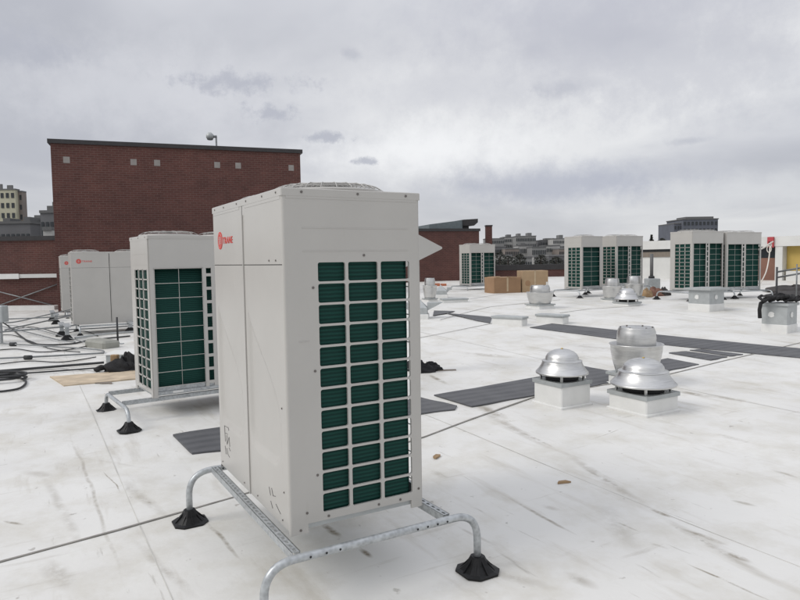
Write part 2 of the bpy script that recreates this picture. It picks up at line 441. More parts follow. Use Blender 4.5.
def screw_disc(mb, p, nrm, r=0.006):
    nrm = Vector(nrm); a = nrm.orthogonal().normalized(); b = nrm.cross(a); p = Vector(p)
    n = 8; vs = [p+a*math.cos(2*PI*i/n)*r+b*math.sin(2*PI*i/n)*r for i in range(n)]
    vs += [v*1.0+nrm*0.003 for v in vs]
    mb.add(vs, [tuple(range(n, 2*n))]+[(i,(i+1)%n,n+(i+1)%n,n+i) for i in range(n)])
SCR = MB(); screw_disc(SCR, (0,0,0), (0,0,1)); _o = SCR.build('screw', SCREW); SCR_ME = _o.data; bpy.data.objects.remove(_o)
def recess(y, z, w):
    """pressed field of a front panel, y 0..w; returns inward depth"""
    top = 1.24; bot = 0.30
    lo = 0.12*w + 0.80*w*sm((z-0.50)/0.62)**1.2; hi = w*0.95
    r = 0.13
    dx = min(y-lo, hi-y); dz = min(z-bot, top-z)
    if dx < r and dz < r: d = r-math.hypot(r-dx, r-dz) if (dx > -0.2 and dz > -0.2) else -0.1
    else: d = min(dx, dz)
    return 0.018*sm(d/0.04)
def front_panel(y0, y1, fine):
    mb = MB(); w = y1-y0
    def sheet(z0, z1, ny, nz, fn):
        vs = []; 
        for j in range(nz+1):
            for i in range(ny+1):
                y = w*i/ny; z = z0+(z1-z0)*j/nz
                vs.append((-0.0+fn(y, z), y0+y, z))
        mb.add(vs, [(j*(ny+1)+i, (j+1)*(ny+1)+i, (j+1)*(ny+1)+i+1, j*(ny+1)+i+1) for j in range(nz) for i in range(ny)], True)
        mb.box((0.019, y0, z0), (0.024, y1, z1))
        for ya in (y0, y1-0.0015): mb.box((0.0005, ya, z0), (0.019, ya+0.0015, z1))
        for za in (z0, z1-0.0015): mb.box((0.0005, y0+0.0015, za), (0.019, y1-0.0015, za+0.0015))
    if fine: sheet(0.022, 1.322, 48, 110, lambda y, z: recess(y, z, w))
    else: sheet(0.022, 1.322, 12, 16, lambda y, z: recess(y, z, w)*0.3)
    sheet(1.326, 1.652, 2, 2, lambda y, z: 0)
    return mb
def fan_guard(cx, cy, R, fine):
    mb = MB(); z = 0.0
    nr = 12 if fine else 5
    for i in range(nr):
        r = R*(1-i/(nr+0.6)); zz = HT+0.012+0.040*(1-(r/R)**7) + (0.0 if i else 0)
        mb.tube([(cx+r*math.cos(2*PI*k/36), cy+r*math.sin(2*PI*k/36), zz) for k in range(36)], 0.0020, 5, closed=True)
    for k in range(24 if fine else 10):
        a = 2*PI*k/(24 if fine else 10)
        mb.tube([(cx+r*math.cos(a), cy+r*math.sin(a), HT+0.012+0.040*(1-(r/R)**7)+0.004) for r in (R*1.01, R*.97, R*.9, R*.78, R*.5, R*.08)], 0.0024, 4)
    mb.lathe([(R*.14, HT+.046), (R*.13, HT+.056), (0.0001, HT+.058)], 16, (cx, cy, 0))
    return mb
def make_unit(name, label, cat, W=1.29, rear='double', nfan=2, fine=False, logo=True, group=None):
    t = thing(name, label, cat, group=group)
    mb = MB(); mb.box((0.02, 0.014, 0.018), (D-0.02, W-0.014, 0.06)); mb.build('base_pan', GALVP, t)
    # coil: C-shaped block; its rear stands off from the wire guard
    mb = MB(); x1 = D-0.062
    mb.box((0.032, 0.024, 0.062), (x1-0.03, W-0.024, 1.40))
    n = 6; vs = []
    for z in (0.062, 1.40):
        for i in range(n+1):
            a = PI/2*i/n; vs.append((x1-0.03+0.03*math.sin(a), 0.024+0.03-0.03*math.cos(a), z))
        for i in range(n+1):
            a = PI/2*i/n; vs.append((x1-0.03+0.03*math.cos(a), W-0.024-0.03+0.03*math.sin(a), z))
    k = 2*(n+1); mb.add(vs, [(i, i+1, k+i+1, k+i) for i in range(k-1)]+[tuple(range(k, 2*k))], True)
    mb.build('coil', COIL, t)
    side_panel(W, -1, fine).build('side_panel', PAINT, t)
    side_panel(W, 1, fine).build('side_panel', PAINT, t)
    # front panels
    mid = W*0.5
    front_panel(0.014, mid-0.006, fine).build('front_panel', PAINT, t)
    front_panel(mid+0.006, W-0.014, fine).build('front_panel', PAINT, t)
    mb = MB(); mb.box((-0.007, mid-0.016, 0.02), (-0.0005, mid-0.0065, 1.60)); mb.build('joint_trim', PAINT, t)
    # rear
    mb = MB(); zb, zt = 0.11, 1.345
    xr = D-0.012
    def rb(y0, y1, z0, z1, a=0.0): mb.box((xr+a, y0, z0), (D, y1, z1))
    rb(0.0125, 0.052, 0.0, 1.652); rb(W-0.052, W-0.0125, 0.0, 1.652)
    rb(0.052, W-0.052, zt, 1.652)
    mb.box((D-0.05, 0.0125, 1.340), (xr, W-0.0125, 1.352))
    panels = []
    if rear == 'double':
        rb(mid-0.089, mid-0.050, 0.06, zt); rb(mid+0.006, mid+0.055, 0.06, zt)
        for i in range(9):
            z = 0.11+i*(zt-0.11)/8.5; rb(mid-0.050, mid+0.006, z-0.02, z+0.012)
        panels = [(0.052, mid-0.089), (mid+0.055, W-0.052)]
    else:
        rb(W-0.13, W-0.052, 0.06, zt); panels = [(0.052, W-0.13)]
    mb.build('rear_frame', PAINT_LT, t)
    mb = MB(); mb.box((D-0.03, 0.053, 0.062), (D-0.013, W-0.053, 0.108)); mb.box((D-0.013, 0.053, 0.03), (D+0.004, W-0.053, 0.060)); mb.build('base_rail', GALV, t)
    mb = MB()
    for a, b in panels:
        for i in range(9):
            z = zb+(zt-zb)*i/8
            if rear == 'double' or i: mb.tube([(D+0.006, a-0.005, z), (D+0.006, b+0.005, z)], 0.0034, 5)
        for y in (a+0.004, (a+b)/2, b-0.004): mb.tube([(D+0.001, y, zb-0.01), (D+0.001, y, zt+0.01)], 0.0030, 5)
    mb.build('wire_guard', PAINT_LT, t)
    mb = MB(); mb.box((D+0.0045, 0.20, 0.034), (D+0.006, 0.31, 0.056)); mb.build('rating_sticker', WHITE, t)
    # cap
    mb = MB(); o = 0.0025
    mb.bbox((-o, -o, 1.652), (D+o, W+o, HT), 0.004)
    for y0, y1 in ((0.02, mid-0.05), (mid+0.05, W-0.02)): mb.box((-o+0.001, y0, 1.636), (0.0, y1, 1.652))
    mb.box((0.02, -o+0.001, 1.640), (D-0.02, 0.0, 1.652))
    mb.build('top_cap', PAINT, t)
    R = 0.325 if W < 1.4 else 0.36
    cs = [0.327, W-0.327] if nfan == 2 else [W*0.5]
    if nfan == 2: R = min(R, 0.306)
    for cy in cs:
        mb = MB(); mb.lathe([(R+0.012, HT+0.0005), (R+0.006, HT+0.016), (R-0.008, HT+0.018), (R-0.012, HT+0.002)], 40, (D/2, cy, 0))
        ring = mb.build('fan_ring', PAINT, t)
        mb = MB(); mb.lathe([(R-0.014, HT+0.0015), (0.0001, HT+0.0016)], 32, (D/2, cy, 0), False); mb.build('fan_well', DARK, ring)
        mb = MB()
        for b in range(4):
            a0 = b*PI/2+0.3; vs = []
            for i in range(7):
                a = a0+i*0.17
                vs += [(D/2+R*.2*math.cos(a), cy+R*.2*math.sin(a), HT+0.004+0.002*i), (D/2+R*.93*math.cos(a+0.1), cy+R*.93*math.sin(a+0.1), HT+0.004+0.002*i)]
            mb.add(vs, [(2*i, 2*i+1, 2*i+3, 2*i+2) for i in range(6)], True)
        mb.lathe([(R*.2, HT+0.003), (R*.2, HT+0.03), (0.0001, HT+0.034)], 16, (D/2, cy, 0)); mb.build('fan_blades', STEELP, ring)
        fan_guard(D/2, cy, R, fine).build('fan_guard', PAINT_LT, t)
    # screws
    def scr(p, d, r):
        ob = bpy.data.objects.new('screw', SCR_ME); COL.objects.link(ob); ob.parent = t; ob.location = p
        ob.rotation_euler = Vector(d).to_track_quat('Z', 'Y').to_euler(); ob.scale = (r/.006, r/.006, 1)
    for y in (0.07, 0.28, mid-0.09, mid+0.09, W-0.28, W-0.07): scr((-o-0.0002, y, 1.671), (-1,0,0), 0.005)
    for x in (0.10, 0.40, 0.68): scr((x, -o-0.0002, 1.671), (0,-1,0), 0.0065)
    if fine:
        for x, z in ((0.15, 1.21), (0.15, 0.80), (0.15, 0.28), (0.43, 1.365), (0.205, 0.062), (0.49, 0.062), (0.055, 0.02), (0.09, 0.10), (0.735, 0.10), (0.62, 0.062)):
            scr((x, -0.0002, z), (0,-1,0), 0.0065)
        for y, z in ((0.10, 1.345), (0.20, 1.345), (0.10, 0.05), (0.5, 0.05), (0.75, 0.05), (W-0.06, 0.05), (0.07, 0.62), (0.07,.20)):
            scr((-0.0008, y, z), (-1,0,0), 0.0045)
    if logo:
        yc = W-0.17; zc = 1.475
        mb = MB(); n = 28
        vs = [(-0.0025, yc+0.054*math.cos(2*PI*i/n), zc+0.054*math.sin(2*PI*i/n)) for i in range(n)]+[(-0.0002, yc+0.054*math.cos(2*PI*i/n), zc+0.054*math.sin(2*PI*i/n)) for i in range(n)]
        mb.add(vs, [tuple(range(n))]+[(i,(i+1)%n,n+(i+1)%n,n+i) for i in range(n)])
        bd = mb.build('round_badge', RED, t)
        mb = MB(); mb.tube([(-0.0032, yc+0.043*math.cos(2*PI*i/24), zc+0.043*math.sin(2*PI*i/24)) for i in range(24)], 0.0013, 4, closed=True)
        for k in range(5):
            z = zc-0.018+k*0.009; h = math.sqrt(0.034**2-(z-zc)**2); mb.box((-0.0036, yc-h, z-0.0012), (-0.0026, yc+h, z+0.0012))
        mb.box((-0.0038, yc-0.003, zc-0.03), (-0.0030, yc+0.003, zc+0.03))
        mb.build('badge_lines', PAINT, bd)
        cu = bpy.data.curves.new('lettering', 'FONT'); cu.body = 'TRANE'; cu.space_character = 1.12; cu.size = 0.056; cu.extrude = 0.0008; cu.offset = 0.0004
        ob = bpy.data.objects.new('lettering_src', cu); COL.objects.link(ob)
        bpy.context.view_layer.update()
        me = bpy.data.meshes.new_from_object(ob.evaluated_get(bpy.context.evaluated_depsgraph_get())); me.name = 'lettering'
        bpy.data.objects.remove(ob); me.materials.clear(); me.materials.append(RED)
        # text x -> -y, text y -> z, facing -x
        me.transform(Matrix(((0,0,-1,0),(-1.12,0,0,0),(0,1,0,0),(0,0,0,1))))
        lo = bpy.data.objects.new('lettering', me); COL.objects.link(lo); lo.parent = t; lo.location = (-0.0015, yc-0.066, zc-0.021)
    return t
def make_stand(name, label, L0=-0.19, L1=1.33, group=None, x0=-0.035, x1=0.80, px0=-0.20, px1=0.985, ht=0.262, gz=0.0):
    """galvanised frame: two slotted rails along y, two bent pipes across x, four rubber feet"""
    t = thing(name, label, 'equipment stand', group=group)
    r = 0.019; zc = ht-0.022
    for y in (L0, L1):
        b = 0.15
        pts = [(px0, y, gz+0.05)]+bend((px0, y, zc-b), (px0, y, zc), (px0+b, y, zc), 9)+bend((px1-b, y, zc), (px1, y, zc), (px1, y, zc-b), 9)+[(px1, y, gz+0.05)]
        mb = MB(); mb.tube(pts, r*1.05, 14)
        fr = mb.build('leg_frame', GALV, t)
        sg = -1
        for x in (0.02, 0.10, 0.17, 0.60, 0.66, 0.72, 0.78):
            mb = MB(); n = 8; vs = [(x+0.006*math.cos(2*PI*i/n), y+sg*(r*1.05+0.0008), zc+0.006*math.sin(2*PI*i/n)) for i in range(n)]
            mb.add(vs, [tuple(range(n))]); mb.build('bolt_hole', DARK, fr)
        for x in (px0, px1):
            mb = MB(); w = 0.105
            a = 0.022
            base = [(-w,-w*.55),(-w*.55,-w),(w*.55,-w),(w,-w*.55),(w,w*.55),(w*.55,w),(-w*.55,w),(-w,w*.55)]
            def ring(s_, z): return [(x+p[0]*s_, y+p[1]*s_, z) for p in base]
            vs = ring(1, gz+0.002)+ring(1, gz+0.012)+ring(0.80, gz+0.018)+ring(0.50, gz+0.048)+ring(0.32, gz+0.088)+ring(0.28, gz+0.088)
            fs = [tuple(range(7,-1,-1))]
            for q in range(5): fs += [(q*8+i, q*8+(i+1)%8, q*8+8+(i+1)%8, q*8+8+i) for i in range(8)]
            fs.append(tuple(range(40, 48)))
            mb.add(vs, fs)
            for an in range(8):
                c, s_ = math.cos(an*PI/4), math.sin(an*PI/4); p, q2 = -s_*0.0035, c*0.0035
                tri = [(0.028, gz+0.088), (0.028, gz+0.014), (0.098, gz+0.014)]
                mb.add([(x+c*d+p, y+s_*d+q2, z) for d, z in tri]+[(x+c*d-p, y+s_*d-q2, z) for d, z in tri], [(0,1,2),(3,5,4),(0,3,4,1),(1,4,5,2),(2,5,3,0)])
            mb.build('rubber_foot', BLACKP, t)
    for x in (x0, x1-0.0):
        # U channel, slots cut into the top face
        mb = MB(); w = 0.0205; za = ht-0.041; zb = ht-0.001
        ya, yb = L0+0.021, L1-0.021
        mb.box((x-w, ya, za), (x-w+0.003, yb, zb)); mb.box((x+w-0.003, ya, za), (x+w, yb, zb)); 
        n = int((yb-ya)/0.05); ph = (yb-ya)/n
        fr = lambda u, v, d: (x+u, v, zb-d)
        for i in range(n):
            y = ya+i*ph; cell_plate(mb, fr, -w, w, y, y+ph, -0.007, 0.007, y+0.010, y+ph-0.010, 0.0065, 2, 0.003)
        rl = mb.build('slotted_rail', GALV, t)
    return t
def rotz(v, a): return Vector((v[0]*math.cos(a)-v[1]*math.sin(a), v[0]*math.sin(a)+v[1]*math.cos(a), 0))
def place_corner(o, corner, local, zb, rz):
    p = rotz(local, rz); o.location = (corner[0]-p.x, corner[1]-p.y, zb); o.rotation_euler = (0,0,rz)

# the near unit: local x at azimuth 60, local y at azimuth -30  -> rz = 30 deg
U1 = make_unit('condensing_unit', 'large beige cooling unit nearest the camera with red badge and lettering on its left face', 'cooling unit', fine=True, group='rooftop cooling units')
place_corner(U1, (-0.552, 3.089), (0, 0), 0.262, math.radians(30))
ST1 = make_stand('equipment_stand', 'galvanised pipe stand with black rubber feet under the nearest cooling unit', gz=-0.086, group='stands under the cooling units')
place_corner(ST1, (-0.552, 3.089), (0, 0), 0.0, math.radians(30))
# marker scribble on the near unit
mb = MB()
def mk(pts):
    for a, b in zip(pts[:-1], pts[1:]):
        mb.tube([(-0.0012, a[0], a[1]), (-0.0012, b[0], b[1])], 0.0011, 4)
yb = 1.29-0.13
mk([(yb,0.30),(yb-0.01,0.20)]); mk([(yb+.005,0.30),(yb-0.09,0.305),(yb-0.10,0.29)]); mk([(yb-.003,.255),(yb-.07,.26)]); mk([(yb-.05,.25),(yb-.05,.19),(yb-.10,.25),(yb-.11,.19)])
mk([(yb-.0,.17),(yb-.02,.12)]); mk([(yb-.04,.165),(yb-.06,.13),(yb-.10,.12)]); mk([(yb-.09,.18),(yb-.12,.165)])
mb.build('marker_scribble', INK, U1)
mb = MB()
yb = 0.30
mk([(yb,0.16),(yb-.02,.12)]); mk([(yb-.04,.165),(yb-.06,.13),(yb-.10,.14)]); mk([(yb-.10,.10),(yb-.17,.07)]); mk([(yb-.02,.09),(yb-.05,.06)])
mb.build('marker_scribble', INK, U1)
PR1 = make_unit('condensing_unit', 'x', 'cooling unit', rear='single', W=0.93, nfan=1, group='rooftop cooling units')
PR2 = make_unit('condensing_unit', 'x', 'cooling unit', group='rooftop cooling units')

# rear-facing units: visible near corner is local (D, 0); local y points along the rear face
def put_rear(proto, corner, zc_top_depth, az_face, label, first=False):
    o = proto if first else copy_tree(proto)
    o['label'] = label
    rz = math.radians(-az_face)                 # local y has azimuth az_face
    x, y, z = corner
    place_corner(o, (x, y), (D, 0), z, rz)
    return o, rz
def put_stand(src, unit, label, z, Lw=1.29):
    s = copy_tree(src, label=label); s.location = (unit.location.x, unit.location.y, z); s.rotation_euler = unit.rotation_euler
    return s
# second unit, left
UB, rb_ = put_rear(PR2, (-2.572, 6.665, 0.205), 0, 55, 'cooling unit with green coil behind wire guard, left behind the nearest one', True)
SB = make_stand('equipment_stand', 'galvanised stand under the second cooling unit at left, two black feet showing', L0=-0.31, L1=1.5, group='stands under the cooling units', x0=0.05, x1=0.70, px0=-0.02, px1=1.06, ht=0.205, gz=-0.02)
SB.location = (UB.location.x, UB.location.y, 0); SB.rotation_euler = UB.rotation_euler
# far group; corners fitted from the picture
FS = make_stand('equipment_stand', 'x', group='stands under the cooling units', L0=-0.30, L1=1.5, ht=0.25)
FS1 = make_stand('equipment_stand', 'galvanised legs under the left unit of the middle pair', group='stands under the cooling units', L0=-0.30, L1=1.15, ht=0.25)
UA, _ = put_rear(PR1, (5.738, 20.494, 0.573), 0, 60, 'narrow single-fan cooling unit, left one of the middle pair', True)
UA2, _ = put_rear(PR2, (7.214, 21.62, 0.60), 0, 60, 'cooling unit with two green coil fields, right one of the middle pair')
UC, _ = put_rear(PR2, (8.192, 18.217, 0.59), 0, 64, 'cooling unit with coarse side grille at right, behind the metal curb box')
UD, _ = put_rear(PR2, (9.42, 18.75, 0.56), 0, 72, 'rightmost cooling unit, its right end beside the white rope')
UM, _ = put_rear(PR2, (2.883, 26.53, 0.50), 0, 60, 'most distant small cooling unit in front of the brick building with slanted roof')
for st, u, lb in ((FS1, UA, 'galvanised legs under the left unit of the middle pair'), (None, UA2, 'galvanised legs under the right unit of the middle pair'),
              (None, UC, 'galvanised legs under the unit behind the metal curb box'), (FS, UD, 'galvanised legs under the rightmost cooling unit'), (None, UM, 'galvanised legs under the most distant cooling unit')):
    s = st if st else copy_tree(FS)
    s['label'] = lb; s.location = (u.location.x, u.location.y, u.location.z-0.25); s.rotation_euler = u.rotation_euler
# two units showing their fronts at far left
PR3 = make_unit('condensing_unit', 'wide cooling unit with red badge showing its plain front before the brick wall', 'cooling unit', W=1.62, group='rooftop cooling units')
# front face (local x=0, normal -x) faces the camera: left end is local y=W
rz = math.radians(-60+180)                      # local y azimuth -120
p = rotz((0, 1.62), rz); PR3.location = (-7.485-p.x, 14.82-p.y, 0.209); PR3.rotation_euler = (0,0,rz)
PR4 = copy_tree(PR3, label='cooling unit with red badge mostly hidden behind the wide one at far left')
PR4.location = (-10.21-p.x, 19.6-p.y, 0.19)
s = copy_tree(FS, label='galvanised stand under the wide unit before the brick wall'); s.location = (PR3.location.x, PR3.location.y, -0.04); s.rotation_euler = (0,0,rz)
s = copy_tree(FS, label='galvanised stand under the partly hidden unit at far left'); s.location = (PR4.location.x, PR4.location.y, -0.06); s.rotation_euler = (0,0,rz)

# ------------------------------------------------------------------ walkway pads
def pad(px, label, name='walkway_pad', mat=PAD, th=0.009, z0=0.005, cat='walkway pad', group='dark rubber walkway pads on the white roof'):
    c = [G(*p) for p in px]; n = 10
    mb = MB(); vs = []
    for j in range(n+1):
        for i in range(n+1):
            u, v = i/n, j/n
            p = c[0]*(1-u)*(1-v)+c[1]*u*(1-v)+c[2]*u*v+c[3]*(1-u)*v
            wob = 0.010*math.sin(9*u+3*p.x)*(1 if j in (0, n) else 0)
            vs.append((p.x, p.y+wob, RH(p.x, p.y)+z0+th+0.004*max(0, math.sin(5*p.x+3*p.y))))
    fs = [(j*(n+1)+i, j*(n+1)+i+1, (j+1)*(n+1)+i+1, (j+1)*(n+1)+i) for j in range(n) for i in range(n)]
    base = len(vs); ed = [i for i in range(n+1)]+[j*(n+1)+n for j in range(1, n+1)]+[n*(n+1)+i for i in range(n-1, -1, -1)]+[j*(n+1) for j in range(n-1, 0, -1)]
    for e in ed: x, y, z = vs[e]; vs.append((x, y, RH(x, y)+0.001))
    k = len(ed)
    fs += [(ed[i], base+i, base+(i+1)%k, ed[(i+1)%k]) for i in range(k)]
    mb.add(vs, fs)
    return tag(mb.build(name, mat), label, cat, group)
pad([(192,455),(320,440),(320,412),(173,436)], 'dark walkway pad partly behind the nearest unit, its left corner showing')
pad([(380,420),(455,410),(457,406.5),(414,397)], 'short dark pad with frayed end just right of the nearest unit')
pad([(472,407.5),(545,394),(558,374),(434,396)], 'ribbed dark pad reaching from the left round vent towards the nearest unit')
pad([(588,388),(608,383.5),(611,372),(584,367)], 'small dark pad piece between the two mushroom vents')
pad([(660,373),(699,365),(668,359),(640,364)], 'short dark pad behind the right mushroom vent')
pad([(711,361),(727,357.4),(686,351.9),(669,353.6)], 'middle one of three short pads stepping up to the long strip')
pad([(730,356.8),(743,354.9),(701,349.8),(690,350.7)], 'slim pad lying against the long dark strip')
pad([(530,328),(640,342.5),(657,335),(552,324)], 'left half of the long dark strip crossing the roof')
pad([(641,343),(830,361.3),(830,352),(658,335.3)], 'right half of the long dark strip running out of the picture')
pad([(477,321),(490,323.5),(492,317.5),(446,313.6)], 'far dark pad beside the left low curb')
pad([(433,316),(446,313.8),(455,311.5),(434,311)], 'farthest small dark pad near the metal hoods')

# ------------------------------------------------------------------ vents
def curb(mb, s, h, z0=-0.05):
    mb.bbox((-s/2-0.02, -s/2-0.02, z0), (s/2+0.02, s/2+0.02, 0.02), 0.01)
    mb.bbox((-s/2, -s/2, 0.02), (s/2, s/2, h), 0.012)
def mushroom(label, loc, s, h, R, dh, rz, group='mushroom vents'):
    t = thing('roof_vent', label, 'roof vent', loc, rz, group)
    mb = MB(); curb(mb, s, h); mb.build('curb', WHITE, t)
    mb = MB(); c = s/2+0.012
    mb.box((-c, -c, h-0.012), (c, -c+0.004, h+0.030)); mb.box((-c, c-0.004, h-0.012), (c, c, h+0.030))
    mb.box((-c, -c+0.004, h-0.012), (-c+0.004, c-0.004, h+0.030)); mb.box((c-0.004, -c+0.004, h-0.012), (c, c-0.004, h+0.030))
    mb.box((-c+0.004, -c+0.004, h+0.020), (c-0.004, c-0.004, h+0.026)); mb.build('base_plate', GALVP, t)
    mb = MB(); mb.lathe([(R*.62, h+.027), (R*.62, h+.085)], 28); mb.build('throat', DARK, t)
    for a in range(4):
        an = a*PI/2+PI/4; mb = MB(); x, y = R*.80*math.cos(an), R*.80*math.sin(an)
        mb.box((x-.010, y-.010, h+.026), (x+.010, y+.010, h+.09)); mb.build('bracket', ALU, t)
    b = h+.098; k = dh
    mb = MB()
    mb.lathe([(R*.97, b-.004), (R, b), (R*1.0, b+k*.05), (R*.985, b+k*.065), (R*.90, b+k*.17), (R*.83, b+k*.27), (R*.78, b+k*.37), (R*.755, b+k*.45), (R*.74, b+k*.50), (R*.70, b+k*.525),
              (R*.645, b+k*.535), (R*.63, b+k*.56), (R*.62, b+k*.66), (R*.56, b+k*.77), (R*.45, b+k*.87), (R*.30, b+k*.94), (R*.12, b+k*.98), (0.0001, b+k*.985)], 48)
    hd = mb.build('spun_hood', ALU, t)
    mb = MB(); mb.lathe([(R*.745, b+k*.485), (R*.765, b+k*.50), (R*.745, b+k*.515)], 48); mb.build('rolled_bead', ALU, hd)
    mb = MB(); mb.lathe([(0.014, b+k*.98), (0.013, b+k*1.01), (0.0001, b+k*1.02)], 8); mb.build('top_bolt', simple('brass_bolt', (.5,.36,.10), .4, .7) if 'brass_bolt' not in bpy.data.materials else bpy.data.materials['brass_bolt'], hd)
    return t
def upblast(label, loc, R, Hh, rz, ch=0.25, s=None, group='upblast fans'):
    t = thing('exhaust_fan', label, 'exhaust fan', loc, rz, group)
    s = s or R*1.5
    mb = MB(); curb(mb, s, ch); mb.build('curb', WHITE, t)
    mb = MB(); mb.box((-s/2-.02, -s/2-.02, ch), (s/2+.02, s/2+.02, ch+.03)); mb.build('base_plate', GALVP, t)
    z = ch+.03
    mb = MB(); mb.lathe([(R*.76, z), (R*.80, z+Hh*.06), (R*.90, z+Hh*.25), (R*.97, z+Hh*.45), (R*.98, z+Hh*.56), (R*1.03, z+Hh*.585), (R*1.03, z+Hh*.60), (R*.97, z+Hh*.60), (R*.93, z+Hh*.45), (R*.8, z+Hh*.3)], 48); mb.build('windband', ALU, t)
    mb = MB(); mb.lathe([(R*.70, z+Hh*.30), (R*.74, z+Hh*.62), (R*.745, z+Hh*.72), (R*.72, z+Hh*.86), (R*.66, z+Hh*.93), (R*.66, z+Hh*.945), (R*.64, z+Hh*.935), (R*.55, z+Hh*.93), (0.0001, z+Hh*.935)], 40)
    cp = mb.build('motor_cover', ALU, t)
    for i in range(6):
        an = i*PI/3+.3; mb = MB(); x, y = R*.60*math.cos(an), R*.60*math.sin(an); mb.box((x-.007, y-.007, z+Hh*.93), (x+.007, y+.007, z+Hh*.955)); mb.build('clip', SCREW, cp)
    return t
GR = math.radians(30)
mushroom('mushroom vent on tall white curb, left one of the nearest two', G(562,403.0), 0.43, 0.24, 0.285, 0.27, GR)
mushroom('mushroom vent on low white curb, right one of the nearest two', G(643,409), 0.49, 0.17, 0.335, 0.28, GR)
upblast('big spun upblast fan directly behind the two nearest mushroom vents', G(636,384), 0.315, 0.60, GR, 0.12)
upblast('upblast fan standing alone before the cardboard boxes', G(540,308), 0.34, 0.50, GR, 0.08)
mushroom('small bright mushroom vent at the feet of the middle pair', G(627,305), 0.50, 0.06, 0.33, 0.30, GR)
upblast('left one of two small fans before the middle cooling units', G(612,301), 0.27, 0.60, GR, 0.05)
upblast('right one of two small fans before the middle cooling units', G(634,299), 0.28, 0.64, GR, 0.05)
upblast('small fan with rounded cover just right of the nearest unit', G(430,301), 0.22, 0.66, GR, 0.06)

def curb_box(label, loc, rz, s=0.55, h=0.5, hw=0.14, flare=0.10, name='metal_curb_box'):
    t = thing(name, label, 'curb box', loc, rz, 'galvanised curb boxes')
    mb = MB(); mb.bbox((-s/2-.012, -s/2-.012, -.05), (s/2+.012, s/2+.012, hw), 0.01); mb.build('curb', WHITE, t)
    mb = MB(); a = s/2; mb.box((-a, -a, hw), (a, a, h)); mb.build('metal_sleeve', GALVP, t)
    mb = MB(); b = a+flare; mb.box((-b, -b, h), (b, b, h+.02)); mb.box((-b, -b, h-.03), (b, -b+.004, h)); mb.box((-b, b-.004, h-.03), (b, b, h))
    mb.box((-b, -b+.004, h-.03), (-b+.004, b-.004, h)); mb.box((b-.004, -b+.004, h-.03), (b, b-.004, h)); mb.build('flanged_top', GALVP, t)
    for (x, y, n) in ((-a*.1, -a, (0,-1,0)), (-a, 0.05, (-1,0,0))):
        mb = MB(); n_ = 12; q = Vector(n); w = q.cross(Vector((0,0,1)))
        c = Vector((x, y, h*.62))+q*.003
        vs = [c+w*.055*math.cos(2*PI*i/n_)*(1+.25*math.sin(3*i))+Vector((0,0,1))*.055*math.sin(2*PI*i/n_) for i in range(n_)]; vs2 = [v+q*.006 for v in vs]
        mb.add(vs+vs2, [tuple(range(n_, 2*n_))]+[(i,(i+1)%n_,n_+(i+1)%n_,n_+i) for i in range(n_)]); mb.build('paint_patch', WHITE, t)
    return t
curb_box('galvanised curb box standing in front of the right cooling units', G(706,310), GR, 0.55, 0.52, 0.16, 0.08)
CBX = curb_box('galvanised curb box draped with black harness at right edge', G(779,331), math.radians(38), 0.44, 0.52, 0.14, 0.03)
def low_curb(label, a, b, d=0.25, h=0.13):
    A = G(*a); B = G(*b); v = B-A; Lw = v.length; rz = math.atan2(v.y, v.x)
    t = thing('low_roof_curb', label, 'roof curb', A, rz, 'low roof curbs')
    mb = MB(); mb.bbox((0, 0, -.05), (Lw, d, h), .01); mb.build('curb', WHITE, t)
    mb = MB(); mb.bbox((-.02, -.02, h), (Lw+.02, d+.02, h+.045), .008); mb.build('metal_cap', GALVP, t)
low_curb('low white curb with grey cap beside the far dark pad', (492,324), (522,326.5))
low_curb('low white curb with grey cap right of the lone fan', (536,322), (563,324.5))
low_curb('faint low curb left of the cardboard boxes', (443,303), (468,302), 0.3, 0.08)

# flared hoods right of the nearest unit
def flare_hood(label, loc, rz, s=0.42, h=0.45, w=0.62):
    t = thing('exhaust_hood', label, 'exhaust hood', loc, rz, 'flared metal hoods')
    mb = MB(); mb.bbox((-s/2-.03, -s/2-.03, -.03), (s/2+.03, s/2+.03, .10), .01); mb.build('curb', WHITE, t)
    mb = MB(); a = s/2
    mb.add([(-a,-a,.10),(a,-a,.10),(a,a,.10),(-a,a,.10),(-a,-a,h*.55),(a,-a,h*.55),(a,a,h*.55),(-a,a,h*.55),(0,0,h)],
           [(0,1,5,4),(1,2,6,5),(2,3,7,6),(3,0,4,7),(4,5,8),(5,6,8),(6,7,8),(7,4,8)]); mb.build('peaked_cover', GALVP, t)
    for sx in (-1, 1):
        mb = MB()
        mb.add([(sx*a,-a*.7,h*.40),(sx*a,a*.7,h*.40),(sx*w/1.1,-a*.7,h*.82),(sx*w/1.1,a*.7,h*.82),(sx*a,-a*.7,h*.80),(sx*a,a*.7,h*.80)],
               [(0,2,4),(1,5,3),(0,1,3,2),(2,3,5,4),(0,4,5,1)])
        mb.build('side_flange', GALVP, t)
flare_hood('peaked metal hood with flared flanges right behind the small rounded fan', G(441,297.5), math.radians(-5), 0.40, 0.42, 0.44)
flare_hood('nearer flared metal hood, its right flange peeking past the nearest unit', G(419,318), math.radians(-5), 0.40, 0.45, 0.62)
